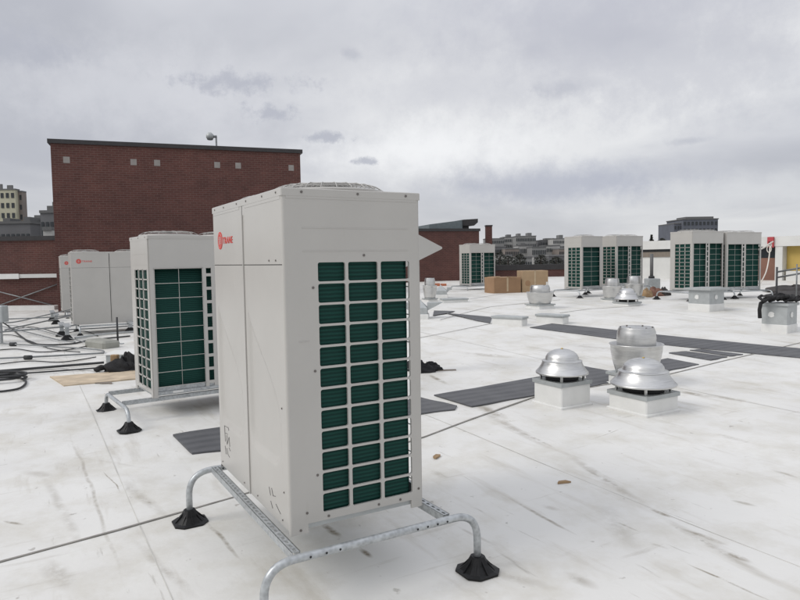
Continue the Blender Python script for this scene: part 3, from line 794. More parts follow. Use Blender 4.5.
# wedge hood high on a duct behind the near unit
t = thing('duct_hood', 'beige pointed sheet metal hood poking out right of the nearest unit top', 'duct hood', (AT(414,300,9.0).x, 9.0, RH(.2,9)), 0)
bz = RH(.2,9); za = AT(421,237,9.0).z-bz; zb2 = AT(421,258.5,9.0).z-bz; tip = AT(442,248,9.0); xt = tip.x-t.location.x; zt_ = tip.z-bz; HOODM = PAINT_LT
mb = MB(); mb.box((-.08,-.08,-.03),(.08,.08,zb2-.02)); mb.build('duct', PAINT, t)
mb = MB(); x0 = -.14; y1 = .20; zap = za+(za-zt_)*.9; zbp = zb2-(zt_-zb2)*.9
mb.add([(x0,-.2,zap),(x0,-.2,zbp),(xt,-.03,zt_+.012),(xt,-.03,zt_-.012),(x0,.2,zap),(x0,.2,zbp),(xt,.03,zt_+.012),(xt,.03,zt_-.012)],
       [(0,1,3,2),(4,6,7,5),(0,2,6,4),(1,5,7,3),(2,3,7,6),(0,4,5,1)]); mb.build('wedge_hood', HOODM, t)
t = thing('orange_brick_stack', 'low stack of orange bricks behind the metal hoods', 'brick stack', G(437,286))
for i in range(3):
    mb = MB(); mb.bbox((-.45+.31*i, -.1, 0), (-.17+.31*i, .1, .11+.02*(i % 2)), .008); mb.build('brick', simple('orange_brick', (.42,.15,.08), .9) if i == 0 else bpy.data.materials['orange_brick'], t)

# ------------------------------------------------------------------ cardboard boxes
def carton(label, p0, wid, dep, hei, rz, mat, flaps=False):
    t = thing('cardboard_box', label, 'cardboard box', p0, rz, 'cardboard boxes on the roof')
    mb = MB(); mb.bbox((0,0,0), (wid, dep, hei), .012); mb.build('carton', mat, t)
    mb = MB(); mb.box((wid*.47, -.003, hei*.1), (wid*.53, -.0005, hei-.012)); mb.box((wid*.47, -.003, hei), (wid*.53, dep, hei+.002)); mb.build('tape', TAPE, t)
    return t
a = G(494,293.5); bxo = carton('long brown cardboard box, left one of the pair', a, 1.10, .8, .58, math.radians(-2+20), CARD)
for i, (x, y) in enumerate(((0.1,0.02),(0.55,0.0),(0.75,0.05))):
    mb = MB(); mb.box((x, y-.02, .582), (x+.13, y+.06, .60)); mb.build('loose_flap', CARDL, bxo)
a = G(522,292.5); bx2 = carton('taller pale cardboard box with round mark, right one of the pair', a, 0.98, .8, .80, math.radians(3), CARDL)
mb = MB(); n = 16; mb.add([(.22+.10*math.cos(2*PI*i/n), -.002, .34+.11*math.sin(2*PI*i/n)) for i in range(n)], [tuple(range(n))]); mb.build('printed_mark', CARD, bx2)
mb = MB(); mb.box((.90, -.004, .18), (.965, -.001, .38)); mb.build('white_label', WHITE, bx2)
a = G(487,291); b3 = carton('short brown cardboard box end tucked left behind the long box', a, 0.30, .7, .56, math.radians(-30), CARD)

# ------------------------------------------------------------------ brick buildings
def frame_between(p0, p1):
    v = p1-p0; return v.length, math.atan2(v.y, v.x)
Z1 = 22.0
A = AT(50, 139, Z1); B = AT(300, 151, Z1*1.13)
Hb = A.z; A0 = Vector((A.x, A.y, 0)); B0 = Vector((B.x, B.y, 0)); Lb, rb = frame_between(A0, B0)
t = thing('brick_building', 'tall red brick stair tower block with pale stone squares and dark coping', 'building', A0, rb)
mb = MB(); mb.box((0, 0, -.3), (Lb, 7.5, Hb-.14)); mb.build('wall', BRICK, t)
mb = MB(); mb.box((-.08, -.08, Hb-.14), (Lb+.08, 7.58, Hb)); mb.build('coping', COPE, t)
for px in (66.5, 133.5, 157, 217, 238, 291):
    # hit of the pixel column with the facade
    d = ray(px, 160); nrm = Vector((math.sin(rb), -math.cos(rb), 0)); tt = (A0-CP).dot(nrm)/d.dot(nrm); hp = CP+d*tt
    u = (hp-A0).dot(Vector((math.cos(rb), math.sin(rb), 0)))
    z = Hb-.77+(.10 if px < 250 else .08)
    mb = MB(); mb.box((u-.10, -.006, z-.105), (u+.10, 0.0, z+.105)); mb.build('stone_square', CONC, t)
# floodlight on the parapet
p = AT(216.5, 147, 25.5)
t = thing('floodlight', 'grey floodlight on a short pole on top of the brick tower', 'lamp', (p.x, p.y, Hb))
mb = MB(); mb.tube([(0,0,-.25),(0,0,.66)], .035, 8); mb.build('pole', STEELP, t)
mb = MB(); mb.tube([(0.02,0,.66),(-.16,0,.67)], .05, 8); mb.build('arm', STEELP, t)
mb = MB(); mb.lathe([(0.0001,-.14),(.10,-.12),(.15,-.02),(.14,.08),(.06,.16),(0.0001,.17)], 20, (-.24,0,.66)); mb.build('lamp_head', GALVP, t)
# low brick wing at left
W0 = Vector((-26, 24.4, 0)); W1 = AT(61.5, 300, 24.0); W1.z = 0; Lw, rw = frame_between(W0, W1)
zt = AT(20, 236.5, 24.2).z
t = thing('brick_building', 'low red brick wing left of the tower with pipe and crossed rods on its wall', 'building', W0, rw)
mb = MB(); mb.box((0, 0, -.3), (Lw, 9, zt-.16)); mb.build('wall', BRICK, t)
mb = MB(); mb.box((-.06, -.06, zt-.16), (Lw-.02, 9, zt)); mb.build('coping', COPE, t)
def on_wall(px, py):
    d = ray(px, py); nrm = Vector((math.sin(rw), -math.cos(rw), 0)); tt = (W0-CP).dot(nrm)/d.dot(nrm); hp = CP+d*tt
    return ((hp-W0).dot(Vector((math.cos(rw), math.sin(rw), 0))), hp.z)
u, z = on_wall(-40, 277); u2, z2 = on_wall(60, 275.5)
mb = MB(); mb.box((u, -.10, z-.07), (u2, -.0, z+.07)); cv = mb.build('wall_duct', WHITEW, t)
u3, _ = on_wall(2, 277); u4, _ = on_wall(21, 277); mb = MB(); mb.box((u3, -.14, z-.10), (u4, -.10, z+.09)); mb.build('junction_cover', WHITE, cv)
for a, b in (((-10,309),(60,283.5)), ((-10,289),(60,306.5))):
    ua, za_ = on_wall(*a); ub, zb_ = on_wall(*b); mb = MB(); y_ = -.04 if a[1] > 300 else -.085; mb.tube([(ua,y_,max(za_,.02)),(ub,y_,zb_)], .022, 6); mb.build('brace_rod', STEELP, t)
mb = MB(); mb.box((0, -.5, -.02), (Lw, 0, .14)); mb.build('white_upstand', WHITE, t)
# middle brick building
p0 = AT(395, 281, 37.5); p1 = AT(479.5, 280.5, 39.0); zt = AT(450, 228.3, 38.2).z
q0 = Vector((p0.x, p0.y, 0)); q1 = Vector((p1.x, p1.y, 0)); Lm, rm = frame_between(q0, q1)
t = thing('brick_building', 'brick block behind the nearest unit with slanted grey roof housing on top', 'building', q0, rm)
mb = MB(); mb.box((0,0,-.2),(Lm,10,zt-.14)); mb.build('wall', BRICK, t)
mb = MB(); mb.box((-.06,-.06,zt-.16),(Lm+.06,10,zt)); mb.build('coping', COPE, t)
def um(px): 
    return (AT(px, 228, 38.2).x-q0.x)/math.cos(rm)
u0_, u1_, u2_ = um(435), um(470), um(486)
mb = MB(); mb.add([(u0_,1,zt),(u1_,1,zt),(u1_,3.5,zt),(u0_,3.5,zt),(u0_,1,zt+.30),(u1_,1,zt+.56),(u1_,3.5,zt+.56),(u0_,3.5,zt+.30)],
    [(0,1,5,4),(1,2,6,5),(2,3,7,6),(3,0,4,7),(4,5,6,7)]); mb.build('slanted_housing', simple('blue_grey_metal', (.16,.19,.20), .5, .2), t)
mb = MB(); mb.add([(u1_+.01,.9,zt+.22),(u2_-.25,.9,zt+.22),(u2_,.9,zt+.42),(u2_,.9,zt+.64),(u1_+.01,.9,zt+.58),(u1_+.01,3.6,zt+.22),(u2_-.25,3.6,zt+.22),(u2_,3.6,zt+.42),(u2_,3.6,zt+.64),(u1_+.01,3.6,zt+.58)],
    [(0,1,2,3,4),(9,8,7,6,5),(0,5,6,1),(1,6,7,2),(2,7,8,3),(3,8,9,4),(4,9,5,0)]); mb.box((u1_+.1,1.2,zt),(u1_+.5,3,zt+.22)); mb.build('dark_louvre_end', COPE, t)
c0 = AT(486.5,280,42); c1 = AT(492.5,280,42); zc_ = AT(489,225,42).z
mb = MB(); mb.box((0,0,-.2),(c1.x-c0.x,.5,zc_-.08)); t = thing('chimney', 'slim brick chimney right of the slanted roof housing', 'chimney', (c0.x,42,0))
mb.build('shaft', BRICK, t); mb = MB(); mb.box((-.03,-.03,zc_-.08),(c1.x-c0.x+.03,.53,zc_)); mb.build('cap', COPE, t)
# parapet at the far roof edge
p0 = AT(480, 270, 43.5); p1 = AT(650, 270, 43.5); zt = AT(530, 264.5, 43.5).z
t = thing('parapet_wall', 'low brick parapet with black coping behind the cardboard boxes', 'wall', (p0.x, 43.5, 0))
mb = MB(); mb.box((0,0,-.2),(p1.x-p0.x,.4,zt-.36)); mb.build('wall', BRICK, t)
mb = MB(); mb.box((-.05,-.05,zt-.36),(p1.x-p0.x+.05,.45,zt)); mb.build('coping', COPE, t)

# white building at right: frame along its front
P0 = AT(640, 280, 37.5); P1 = AT(880, 280, 28.0); P0.z = P1.z = 0; Lr, rr = frame_between(P0, P1)
ex = Vector((math.cos(rr), math.sin(rr), 0)); nr_ = Vector((math.sin(rr), -math.cos(rr), 0))
def WH(px, py):
    d = ray(px, py); tt = (P0-CP).dot(nr_)/d.dot(nr_); hp = CP+d*tt; return (hp-P0).dot(ex), hp.z
t = thing('white_building', 'long low white building at right with brown panel and ochre recess', 'building', P0, rr)
def wbx(name, px0, px1, pya, pyb, y0, y1, mat, pyat=None):
    u0 = WH(px0, 260)[0]; u1 = WH(px1, 260)[0]; q = pyat or (px0+px1)/2
    za = WH(q, pya)[1]; zb = max(.1, WH(q, pyb)[1]); mb = MB(); mb.box((u0, y0, min(za, zb)), (u1, y1, max(za, zb))); return mb.build(name, mat, t)
ztop = WH(790, 236)[1]; zf = WH(790, 246)[1]
uE = Lr
mb = MB(); mb.box((-3, -.15, zf), (uE, 6, ztop)); mb.build('fascia', WHITEW, t)
def sec(name, px0, px1, z0, z1, y0, y1, mat):
    mb = MB(); mb.box((WH(px0,260)[0] if px0 else -3, y0, z0), (WH(px1,260)[0] if px1 else uE, y1, z1)); return mb.build(name, mat, t)
zg = WH(655, 252)[1]; zbn = WH(655, 257)[1]
sec('window_band', 0, 758, zg, zf, .1, .3, GLASS); sec('taupe_band', 0, 758, zbn, zg, 0, .3, TAUPE); sec('white_wall', 0, 758, .1, zbn, .05, .3, WHITEW)
zp = WH(767, 258)[1]
sec('window', 758.2, 776, zp, zf, .1, .3, GLASS); sec('brown_panel', 758.2, 776, .1, zp, .04, .3, BROWN)
sec('pillar', 776.2, 783.5, .1, zf, -.12, .4, WHITEW)
sec('ochre_wall', 783.7, 0, .1, zf, .32, .5, YEL); sec('sill_wall', 786.2, 0, .1, WH(792,271)[1], 0, .3, WHITEW)
sec('recess_post', 803, 880, WH(792,271)[1], zf, -.05, .29, WHITEW)
ua = WH(773,240)
t = thing('rope_anchor', 'red rope anchor box on the white building fascia', 'anchor', P0+ex*ua[0]+nr_*.16, rr)
zr0 = WH(773,246.5)[1]; zr1 = WH(773,237)[1]; zm = (zr0+zr1)/2
mb = MB(); mb.bbox((-.14,-.12,zm+.02),(.14,0,zr1),.01); mb.bbox((-.14,-.12,zr0-.05),(-.08,0,zm+.02),.008); mb.bbox((.08,-.12,zr0-.05),(.14,0,zm+.02),.008); mb.build('bracket', REDB, t)
mb = MB(); mb.tube([(-.03+.10*math.cos(2*PI*i/16), -.15, zr0-.12+.16*math.sin(2*PI*i/16)) for i in range(16)], .022, 6, closed=True); mb.build('rope_loop', ROPE, t)
def rope(pts, r, name, mat, label, cat, group=None, n=6, kids=None):
    P = [Vector(p) for p in pts]; Q = []
    for i in range(len(P)-1):
        a = P[max(i-1,0)]; b = P[i]; c = P[i+1]; d = P[min(i+2,len(P)-1)]
        for k in range(n):
            t_ = k/n; Q.append(0.5*((2*b)+(c-a)*t_+(2*a-5*b+4*c-d)*t_*t_+(3*b-a-3*c+d)*t_**3))
    Q.append(P[-1]); mb = MB(); mb.tube(Q, r, 8)
    return tag(mb.build(name, mat), label, cat, group)
rope([AT(757,250,19.3),AT(763,248,22),AT(769,244,27),AT(773,241.5,30)], .03, 'rope', ROPE, 'pale rope running from the rightmost unit up to the red anchor', 'rope')
rope([AT(770,246,29.8),AT(769,258,29),AT(766,272,28),AT(760,284,26.5)], .025, 'rope', ROPE, 'pale rope hanging down from the red anchor', 'rope')

# railing and tarp pile at right edge
t = thing('guard_rail', 'dark metal guard rail above the draped curb box', 'railing', (0,0,0))
b0 = AT(777, 290, 19); 
for px in (777, 797, 818):
    a = AT(px, 267-(px-777)*.15, 19-(px-777)*.03); mb = MB(); mb.tube([(a.x,a.y,.3),tuple(a)], .03 if px == 777 else .02, 8); mb.build('post', STEELP if px > 777 else simple('dark_post', (.07,.07,.075), .5), t)
for y in (272, 277.5):
    mb = MB(); mb.tube([AT(777,y,19), AT(800,y-4,18.4), AT(830,y-8,17.8)], .025, 8); mb.build('rail', STEELP, t)
def lump(label, name, cat, c, sx, sy, sz, mat, seed=1, n=26, group=None, amp=.35):
    rnd = random.Random(seed); mb = MB(); vs = []; ph = [rnd.random()*6 for _ in range(8)]
    for j in range(n//2+1):
        for i in range(n):
            a = 2*PI*i/n; b = PI/2*j/(n//2)
            r = 1+amp*(.5*math.sin(2*a+ph[0])+.35*math.sin(3*a+5*b+ph[1])+.25*math.sin(6*a+ph[2]+3*b)+.2*math.sin(9*b+4*a+ph[3])+.15*math.sin(11*a-6*b+ph[4]))
            vs.append((sx*r*math.cos(a)*math.cos(b), sy*r*math.sin(a)*math.cos(b), sz*max(0, math.sin(b))*r+.004))
    mb.add(vs, [(j*n+i, j*n+(i+1)%n, (j+1)*n+(i+1)%n, (j+1)*n+i) for j in range(n//2) for i in range(n)], True)
    return tag(mb.build(name, mat, None, c, 0), label, cat, group) if label else mb
lump('dark flat tarp heap on the roof below the guard rail', 'tarp_heap', 'tarp', G(806,296.5), 1.05, .9, .15, TARP, 4, amp=.25)
lump('dark brown flat heap just behind the draped curb box', 'tarp_heap', 'tarp', G(793,292), .8, .7, .2, TARP, 9, amp=.25)
# black harness on the curb box
bt = CBX.location.copy(); bt.z += .54
t = thing('safety_harness', 'tangled black harness and straps lying on the curb box at right', 'harness', bt)
rnd = random.Random(3)
for k in range(9):
    pts = []; a0 = rnd.random()*6; cx = -.30+.075*k
    for i in range(7): pts.append(Vector((cx+.12*math.cos(a0+i*1.1), .18*math.sin(a0+i*1.3)-.08, .03+.10*abs(math.sin(a0+i*.9)))))
    Q = []
    for i in range(len(pts)-1):
        for q in range(4): Q.append(pts[i].lerp(pts[i+1], q/4))
    mb = MB(); mb.tube(Q, .026, 7); mb.build('strap', CLOTH, t)
for cx, r, z in ((-.05,.075,.13),(.30,.08,.07),(-.25,.07,.07),(.12,.09,.06)):
    mb = lump(None, '', '', None, r*1.2, r, r, CLOTH, int(cx*100)+50); ob = mb.build('pouch', CLOTH, t); ob.location = (cx, -.1, z-.04)
mb = MB(); mb.tube([(-.32,-.1,.05),(-.42,-.12,0),(-.44,-.12,-.12),(-.43,-.12,-.28)], .035, 7); mb.build('hanging_strap', CLOTH, t)

# junk between unit pairs
p = G(652, 291)
t = thing('vent_pipe', 'grey box with dark stack pipe between the two groups of units', 'vent pipe', p)
mb = MB(); mb.bbox((-.22,-.22,0),(.22,.22,.46),.02); mb.build('box', GALVP, t)
mb = MB(); mb.tube([(-.02,0,.46),(-.02,0,1.35)], .06, 10); mb.build('pipe', simple('dark_grey_pipe', (.12,.12,.12), .5), t)
mb = MB(); mb.lathe([(.11,.46),(.10,.54),(.06,.56)], 14, (-.02,0,0)); mb.build('collar', DPIPE, t)
for i, (px, py, mt, lb) in enumerate(((646,297,WOOD,'brown scrap lump left of the grey pipe box'),(655,296,BROWN,'reddish scrap lump in front of the grey pipe box'),(663,295.5,TARP,'dark scrap lump right of the grey pipe box'))):
    lump(lb, 'scrap_heap', 'debris', G(px, py), .24, .2, .22, mt, 20+i, group='scrap heaps by the far units')

# black bundle right of the near unit
t = thing('tool_bag', 'black folded bag lying on the roof right of the nearest unit', 'bag', G(427,371))
for (x, y, sx, sy, sz, sd) in ((0,0,.20,.14,.10,2),(-.15,.05,.14,.12,.15,5),(.10,.03,.10,.09,.08,7)):
    ob = lump(None,'','',None, sx, sy, sz, CLOTH, sd).build('bag_fold', CLOTH, t); ob.location = (x, y, 0)
t = thing('wood_scrap', 'thin dark wood scrap beside the black bag', 'wood scrap', G(447,370.5), math.radians(4)); mb = MB(); mb.bbox((-.13,-.03,0),(.13,.03,.012),.002); mb.build('slat', TAUPE, t)
def chip(label, p, rz, l, w):
    mb = MB(); mb.add([(-l,-w,0),(l*.6,-w*.6,0),(l,0,0),(l*.3,w,0),(-l*.7,w*.7,0),(-l,-w,.012),(l*.6,-w*.6,.014),(l,0,.010),(l*.3,w,.018),(-l*.7,w*.7,.016)],
        [(4,3,2,1,0),(5,6,7,8,9)]+[(k,(k+1)%5,5+(k+1)%5,5+k) for k in range(5)])
    o = mb.build('wood_chip', WOOD, None, p, rz); tag(o, label, 'wood chip', 'wood chips on the roof')
chip('orange brown wood chip right of the nearest unit', G(437,457,.004), math.radians(55), .055, .022)
chip('thin brown wood splinter on the open roof, lower right', G(564,483,.004), math.radians(8), .055, .013)
# dirt smears with an outline of their own
def smear(pts, w, seed):
    P = [G(*p) for p in pts]; rnd = random.Random(seed); Q = []
    for a, b in zip(P[:-1], P[1:]):
        for i in range(8): Q.append(a.lerp(b, i/8))
    Q.append(P[-1]); mb = MB(); n = len(Q); i = 0
    for i in range(n-1):
        if rnd.random() < .35: continue
        d = (Q[i+1]-Q[i]); q = Vector((-d.y, d.x, 0)).normalized(); ww = w*(.3+.7*rnd.random())/2; o = q*w*.4*(rnd.random()-.5)
        vs = [Q[i]-q*ww*.3+o, Q[i]+q*ww*.3+o, Q[i].lerp(Q[i+1],.5)+q*ww+o, Q[i+1]+q*ww*.3+o, Q[i+1]-q*ww*.4+o, Q[i].lerp(Q[i+1],.5)-q*ww*.8+o]
        mb.add([(v.x,v.y,RH(v.x,v.y)+.0035) for v in vs], [tuple(range(5,-1,-1))])
    return tag(mb.build('dirt_mark', STAIN), kind='structure')

# ------------------------------------------------------------------ pipes, cables and clutter at left
def pl(px, z=0.03): return [G(p[0], p[1], p[2] if len(p) > 2 else z) for p in px]
gp = 'conduits crossing the roof at left'
rope(pl([(-20,320),(8,319),(54,317),(75,314)], .30), .0149, 'conduit', STEELP, 'short grey conduit from the electrical box to the first pipe stand', 'conduit', gp)
rope(pl([(5,323),(20.6,321),(55,313),(102,302.7)], .30), .0149, 'conduit', STEELP, 'grey conduit rising to a dark tip before the wide unit, upper one', 'conduit', gp)
rope(pl([(5,330),(18,327),(51,320),(112,306.5)], .30), .0163, 'conduit', STEELP, 'grey conduit slanting up before the wide unit, lower one', 'conduit', gp)
rope(pl([(-20,333),(0,332),(60,327),(76,325)], .28), .0163, 'conduit', STEELP, 'grey conduit running level to the wide unit base', 'conduit', gp)
rope(pl([(1,326),(25,331.5),(59,340),(75,342)], .05), .0136, 'conduit', STEELP, 'thin grey conduit slanting down from the electrical box', 'conduit', gp)
rope(pl([(8,325),(30,328),(62,336),(98,346)], .05), .0108, 'conduit', STEELP, 'thin grey line slanting down towards the dull hose', 'conduit', gp)
rope(pl([(-10,318,.3),(0,321,.25),(11,328,.05),(22,337,.02),(36,344,.02),(69,344,.02),(91,340,.02),(130,336,.02)]), .016, 'cable', DPIPE, 'dark cable drooping from the electrical box and curving right', 'cable')
rope(pl([(-30,342),(0,343.5),(45,346),(96,349.5),(104,352)], .04), .0149, 'conduit', STEELP, 'grey pipe on the roof above the black pipes, upper one', 'conduit', gp)
rope(pl([(-30,359.5),(0,358.4),(50,356),(104,353)], .04), .0163, 'conduit', STEELP, 'grey pipe on the roof just above the black pipes', 'conduit', gp)
rope(pl([(-30,373.5),(0,371),(50,367),(104,362.5)], .04), .0190, 'conduit', DPIPE, 'thick black insulated pipe leading to the black heap', 'conduit', gp)
rope(pl([(-30,377.5),(0,375),(50,371.5),(103,367.5)], .03), .0122, 'conduit', DPIPE, 'thin black pipe just below the thick black one', 'conduit', gp)
rope(pl([(60,330),(100,328),(140,325)], .02), .015, 'conduit', STEELP, 'thin grey line on the roof below the wide unit', 'conduit', gp)
rope(pl([(75,338),(105,334),(140,331)], .03), .0204, 'conduit', GALVP, 'pale grey pipe behind the upright rod', 'conduit', gp)
rope(pl([(-10,336),(12,335),(30,341),(52,349),(80,352)], .02), .009, 'cable', DPIPE, 'thin dark cable below the electrical box running towards the dull duct', 'cable')
rope(pl([(8,331),(28,327),(44,329),(60,333),(84,331),(98,336)], .02), .009, 'cable', DPIPE, 'thin wavy dark cable between the two pairs of pipe supports', 'cable')
rope(pl([(-10,351),(16,349),(40,352),(66,350),(92,345)], .02), .010, 'cable', DPIPE, 'thin dark cable lying between the two roof pipes at left', 'cable')
rope(pl([(0,364),(30,361),(62,362),(96,357)], .02), .009, 'cable', DPIPE, 'thin dark cable just above the thick black pipe', 'cable')
pts = []
for k in range(34):
    a = k*.55; c = G(10,381); r = .22+.03*math.sin(k*.9); pts.append((c.x-.15+r*1.5*math.cos(a), c.y+r*math.sin(a), .03+.0028*k))
rope(pts, .016, 'cable_coil', DPIPE, 'coiled black cable on the roof at the left edge', 'cable', n=3)
rope(pl([(-10,392),(5,391),(20,388),(26,382),(20,378),(8,379)], .02), .014, 'cable', DPIPE, 'loose loop of black cable beside the coil', 'cable')
# couplings on pipes
for i, (px, py, lb) in enumerate(((13,344.2,'black coupling on the upper roof pipe'),(28,357.4,'dark coupling on the pipe above the black ones'))):
    c = G(px, py, .04); mb = MB(); mb.tube([c-Vector((.06,.0,0)), c+Vector((.06,0,0))], .038, 10); tag(mb.build('pipe_coupling', DPIPE), lb, 'coupling', 'pipe couplings')
def pstand(px, py, h, label):
    p = G(px, py); t = thing('pipe_support', label, 'pipe support', p, GR, 'pipe supports with black feet')
    mb = MB(); mb.box((-.04,-.04,.06),(.04,.04,h)); mb.build('post', GALV, t)
    mb = MB(); w = .13; mb.add([(-w,-w,0),(w,-w,0),(w,w,0),(-w,w,0),(-.05,-.05,.11),(.05,-.05,.11),(.05,.05,.11),(-.05,.05,.11)], [(3,2,1,0),(4,5,6,7),(0,1,5,4),(1,2,6,5),(2,3,7,6),(3,0,4,7)]); mb.build('rubber_foot', BLACKP, t)
    mb = MB(); mb.box((-.06,-.4,h),(.06,.4,h+.03)); mb.build('cross_arm', GALV, t)
pstand(56.5, 324, .26, 'pipe support at the farther conduit crossing, right one'); pstand(52.5, 321, .26, 'pipe support at the farther conduit crossing, left one')
pstand(67.5, 340, .30, 'pipe support in front of the wide unit corner, nearer one'); pstand(62, 336, .26, 'pipe support in front of the wide unit corner, farther one')
pstand(130.5, 332, .22, 'black-footed support beside the second unit')
p = G(-4, 343); t = thing('electrical_box', 'pale grey electrical box on a post at the left edge', 'electrical box', p)
zz1 = (343-305.5)/650*p.y; zz0 = (343-322)/650*p.y
mb = MB(); mb.bbox((-.5,-.12,zz0),((7+4)/650*p.y,.12,zz1),.015); mb.build('enclosure', GALVP, t)
mb = MB(); mb.box((0.03,-.04,0),(.13,.04,zz0)); mb.build('post', GALV, t)
p = G(118, 344.5); t = thing('threaded_rod', 'dark upright rod standing on a small base plate', 'rod', p)
mb = MB(); mb.tube([(0,0,.01),(0,0,.55)], .020, 8); mb.build('rod', DPIPE, t)
mb = MB(); mb.bbox((-.10,-.07,0),(.10,.07,.02),.004); mb.lathe([(.04,.02),(.03,.05)],10); mb.build('base_plate', GALVP, t)
# dull grey hose, curb and black heap, plywood
t = thing('duct_section', 'dull grey flattened duct piece at the end of the pipes', 'duct', G(101,347), math.radians(-38))
mb = MB(); mb.bbox((-.32,-.17,0),(.42,.17,.15),.04); mb.build('duct_body', simple('dull_grey', (.27,.27,.24), .7), t)
t = thing('low_roof_curb', 'low grey curb behind the black heap', 'roof curb', G(124,361), 0.1, 'low roof curbs')
mb = MB(); mb.bbox((-.22,-.2,-.02),(.5,.25,.13),.01); mb.build('curb', GALVP, t)
mb = MB(); mb.bbox((-.24,-.22,.13),(.52,.27,.15),.006); mb.build('metal_cap', WHITE, t)
t = thing('black_heap', 'crumpled heap of black cloth and straps on the plywood', 'cloth heap', G(120,371))
for (x, y, sx, sy, sz, sd) in ((.05,0,.26,.18,.17,2),(-.08,.02,.16,.12,.13,5),(.22,.04,.2,.16,.14,7),(.10,.05,.16,.12,.21,11)):
    ob = lump(None,'','',None, sx, sy, sz, CLOTH, sd).build('cloth_fold', CLOTH, t); ob.location = (x, y, 0)
for k, pts in enumerate((((-.1,0,.12),(-.2,-.04,.06),(-.33,-.08,.03)),((-.12,-.05,.06),(-.25,-.06,.08),(-.36,-.03,.03)))):
    mb = MB(); mb.tube(pts, .03, 7); mb.build('strap', CLOTH, t)
mb = MB(); mb.bbox((-.15,.02,.10),(-.04,.10,.24),.01); mb.build('tan_glove', WOOD, t)
pad([(64,386.5),(145,379),(150,370),(50,377.5)], 'long pale plywood offcut under the black heap', 'plywood_sheet', PLY, .015, .002, 'plywood', None)
pad([(95,384),(112,384.3),(112,382.8),(97,382.6)], 'short dark lath lying before the plywood', 'wood_scrap', TAUPE, .012, .003, 'wood scrap', None)

# ------------------------------------------------------------------ the city beyond
PAN = MB(); PAN.box((0,-.15,0),(1,0,1)); PANM = PAN.build('window', GLASS); WMESH = PANM.data; bpy.data.objects.remove(PANM)
def block(label, px0, px1, pyt, Y, mat, nx=4, nz=4, dep=14, sink=None, group='distant city buildings', name='distant_building', steps=()):
    a = AT(px0, pyt, Y); b = AT(px1, pyt, Y); zt = (a.z+b.z)/2; z0 = -14.2 if sink is None else sink; w = b.x-a.x
    t = thing(name, label, 'building', (a.x, Y, z0), 0, group)
    H = zt-z0; mb = MB(); mb.box((0,0,0),(w,dep,H)); mb.build('wall', mat, t)
    mb = MB(); mb.box((-.02*w,-.2,H),(w*1.02,dep,H+.5)); 
    for (f0, f1, h) in steps: mb.box((w*f0, 1, H+.5),(w*f1, dep*.6, H+.5+h))
    mb.build('roof', simple('city_roof_%d' % len(bpy.data.materials), (.12+.1*random.random(),)*3, .8), t)
    vis = min(H, 4+H*.6) if H > 30 else H*.9
    for i in range(nx):
        for j in range(nz):
            cw = w/nx; chh = vis/nz
            o = bpy.data.objects.new('window', WMESH); COL.objects.link(o); o.parent = t
            o.scale = (cw*.55, 1, chh*.5); o.location = (cw*(i+.22), 0, H-vis+chh*(j+.25)-.2)
    return t
cm = lambda n, c: simple(n, c, .85, var=.12, vs=.2)
G1 = cm('city_grey', (.25,.25,.245)); G2 = cm('city_pale', (.42,.415,.40)); G3 = cm('city_dark', (.15,.15,.155)); G4 = cm('city_brown', (.22,.19,.17)); G5 = cm('city_cream', (.52,.50,.38)); G6 = cm('city_blue', (.13,.14,.165))
# hill with houses
m = MB(); vs = []; fs = []; nn = 24
for j in range(8):
    for i in range(nn):
        x = 20+i*8; y = 190+j*32; h = -14+ (18*sm(j/6))*(.8+.2*math.sin(i*.9+j)); vs.append((x-40, y, h))
m.add(vs, [(j*nn+i, j*nn+i+1, (j+1)*nn+i+1, (j+1)*nn+i) for j in range(7) for i in range(nn-1)], True)
tag(m.build('hill', CITYG), kind='structure')
hb = [(486,504,239,420,G1,5,6,((.1,.3,1.2),)), (503,517,237.5,430,G2,5,6,((.3,.6,1.5),)), (516,536,236.5,410,G1,6,6,((.1,.25,1.5),(.6,.8,1.8))), (535,541,241,440,G4,2,5,()),
      (541,556,240.5,415,G3,5,5,((.3,.9,1.0),)), (553,566,239,400,G2,4,6,((.5,.8,2.0),)), (566,590,243,420,G1,5,4,()),
      (490,506,247,330,G3,5,3,()), (505,519,249,320,G4,4,3,()), (518,533,246,340,G2,5,3,((.2,.5,1),)), (532,546,247.5,325,G1,4,3,()), (545,560,246,335,G2,5,4,()), (559,575,249,320,G4,4,3,()),
      (493,512,256,230,G2,4,2,()), (514,532,258,220,G1,4,2,()), (534,548,257,235,G2,3,2,()), (549,566,256,225,G3,4,2,())]
desc = ['grey apartment block at the left end of the skyline ridge', 'pale apartment block with roof hut on the ridge', 'wide grey block forming the tallest part of the ridge', 'slim brownish block in the gap of the ridge',
        'dark block right of the ridge gap', 'pale ridge block directly left of the middle cooling units', 'grey ridge block hidden mostly by the middle cooling units', 'dark house row at mid slope above the boxes, leftmost',
        'brown house at mid slope, second from left', 'pale house at mid slope under the tallest ridge block', 'grey house at mid slope under the ridge gap', 'pale house at mid slope, second from right', 'brown house at mid slope, rightmost',
        'pale low house at the foot of the slope, leftmost', 'grey low house at the foot of the slope, second from left', 'pale low house at the foot of the slope, third from left', 'dark low house at the foot of the slope, rightmost']
for h, dsc in zip(hb, desc):
    t_ = block(dsc, h[0], h[1], h[2], h[3], h[4], min(12, h[5]*2), h[6]+1, steps=h[7], sink=-13)
block('cream apartment tower rising at the left edge', -6, 15, 190, 260, G5, 4, 8, 3, steps=((.1,.3,2.0),(.55,.8,1.5)))
block('brown wing attached right of the cream tower', 15.2, 22, 192, 262, G4, 2, 8, 3)  # narrow separate block in plain city brown
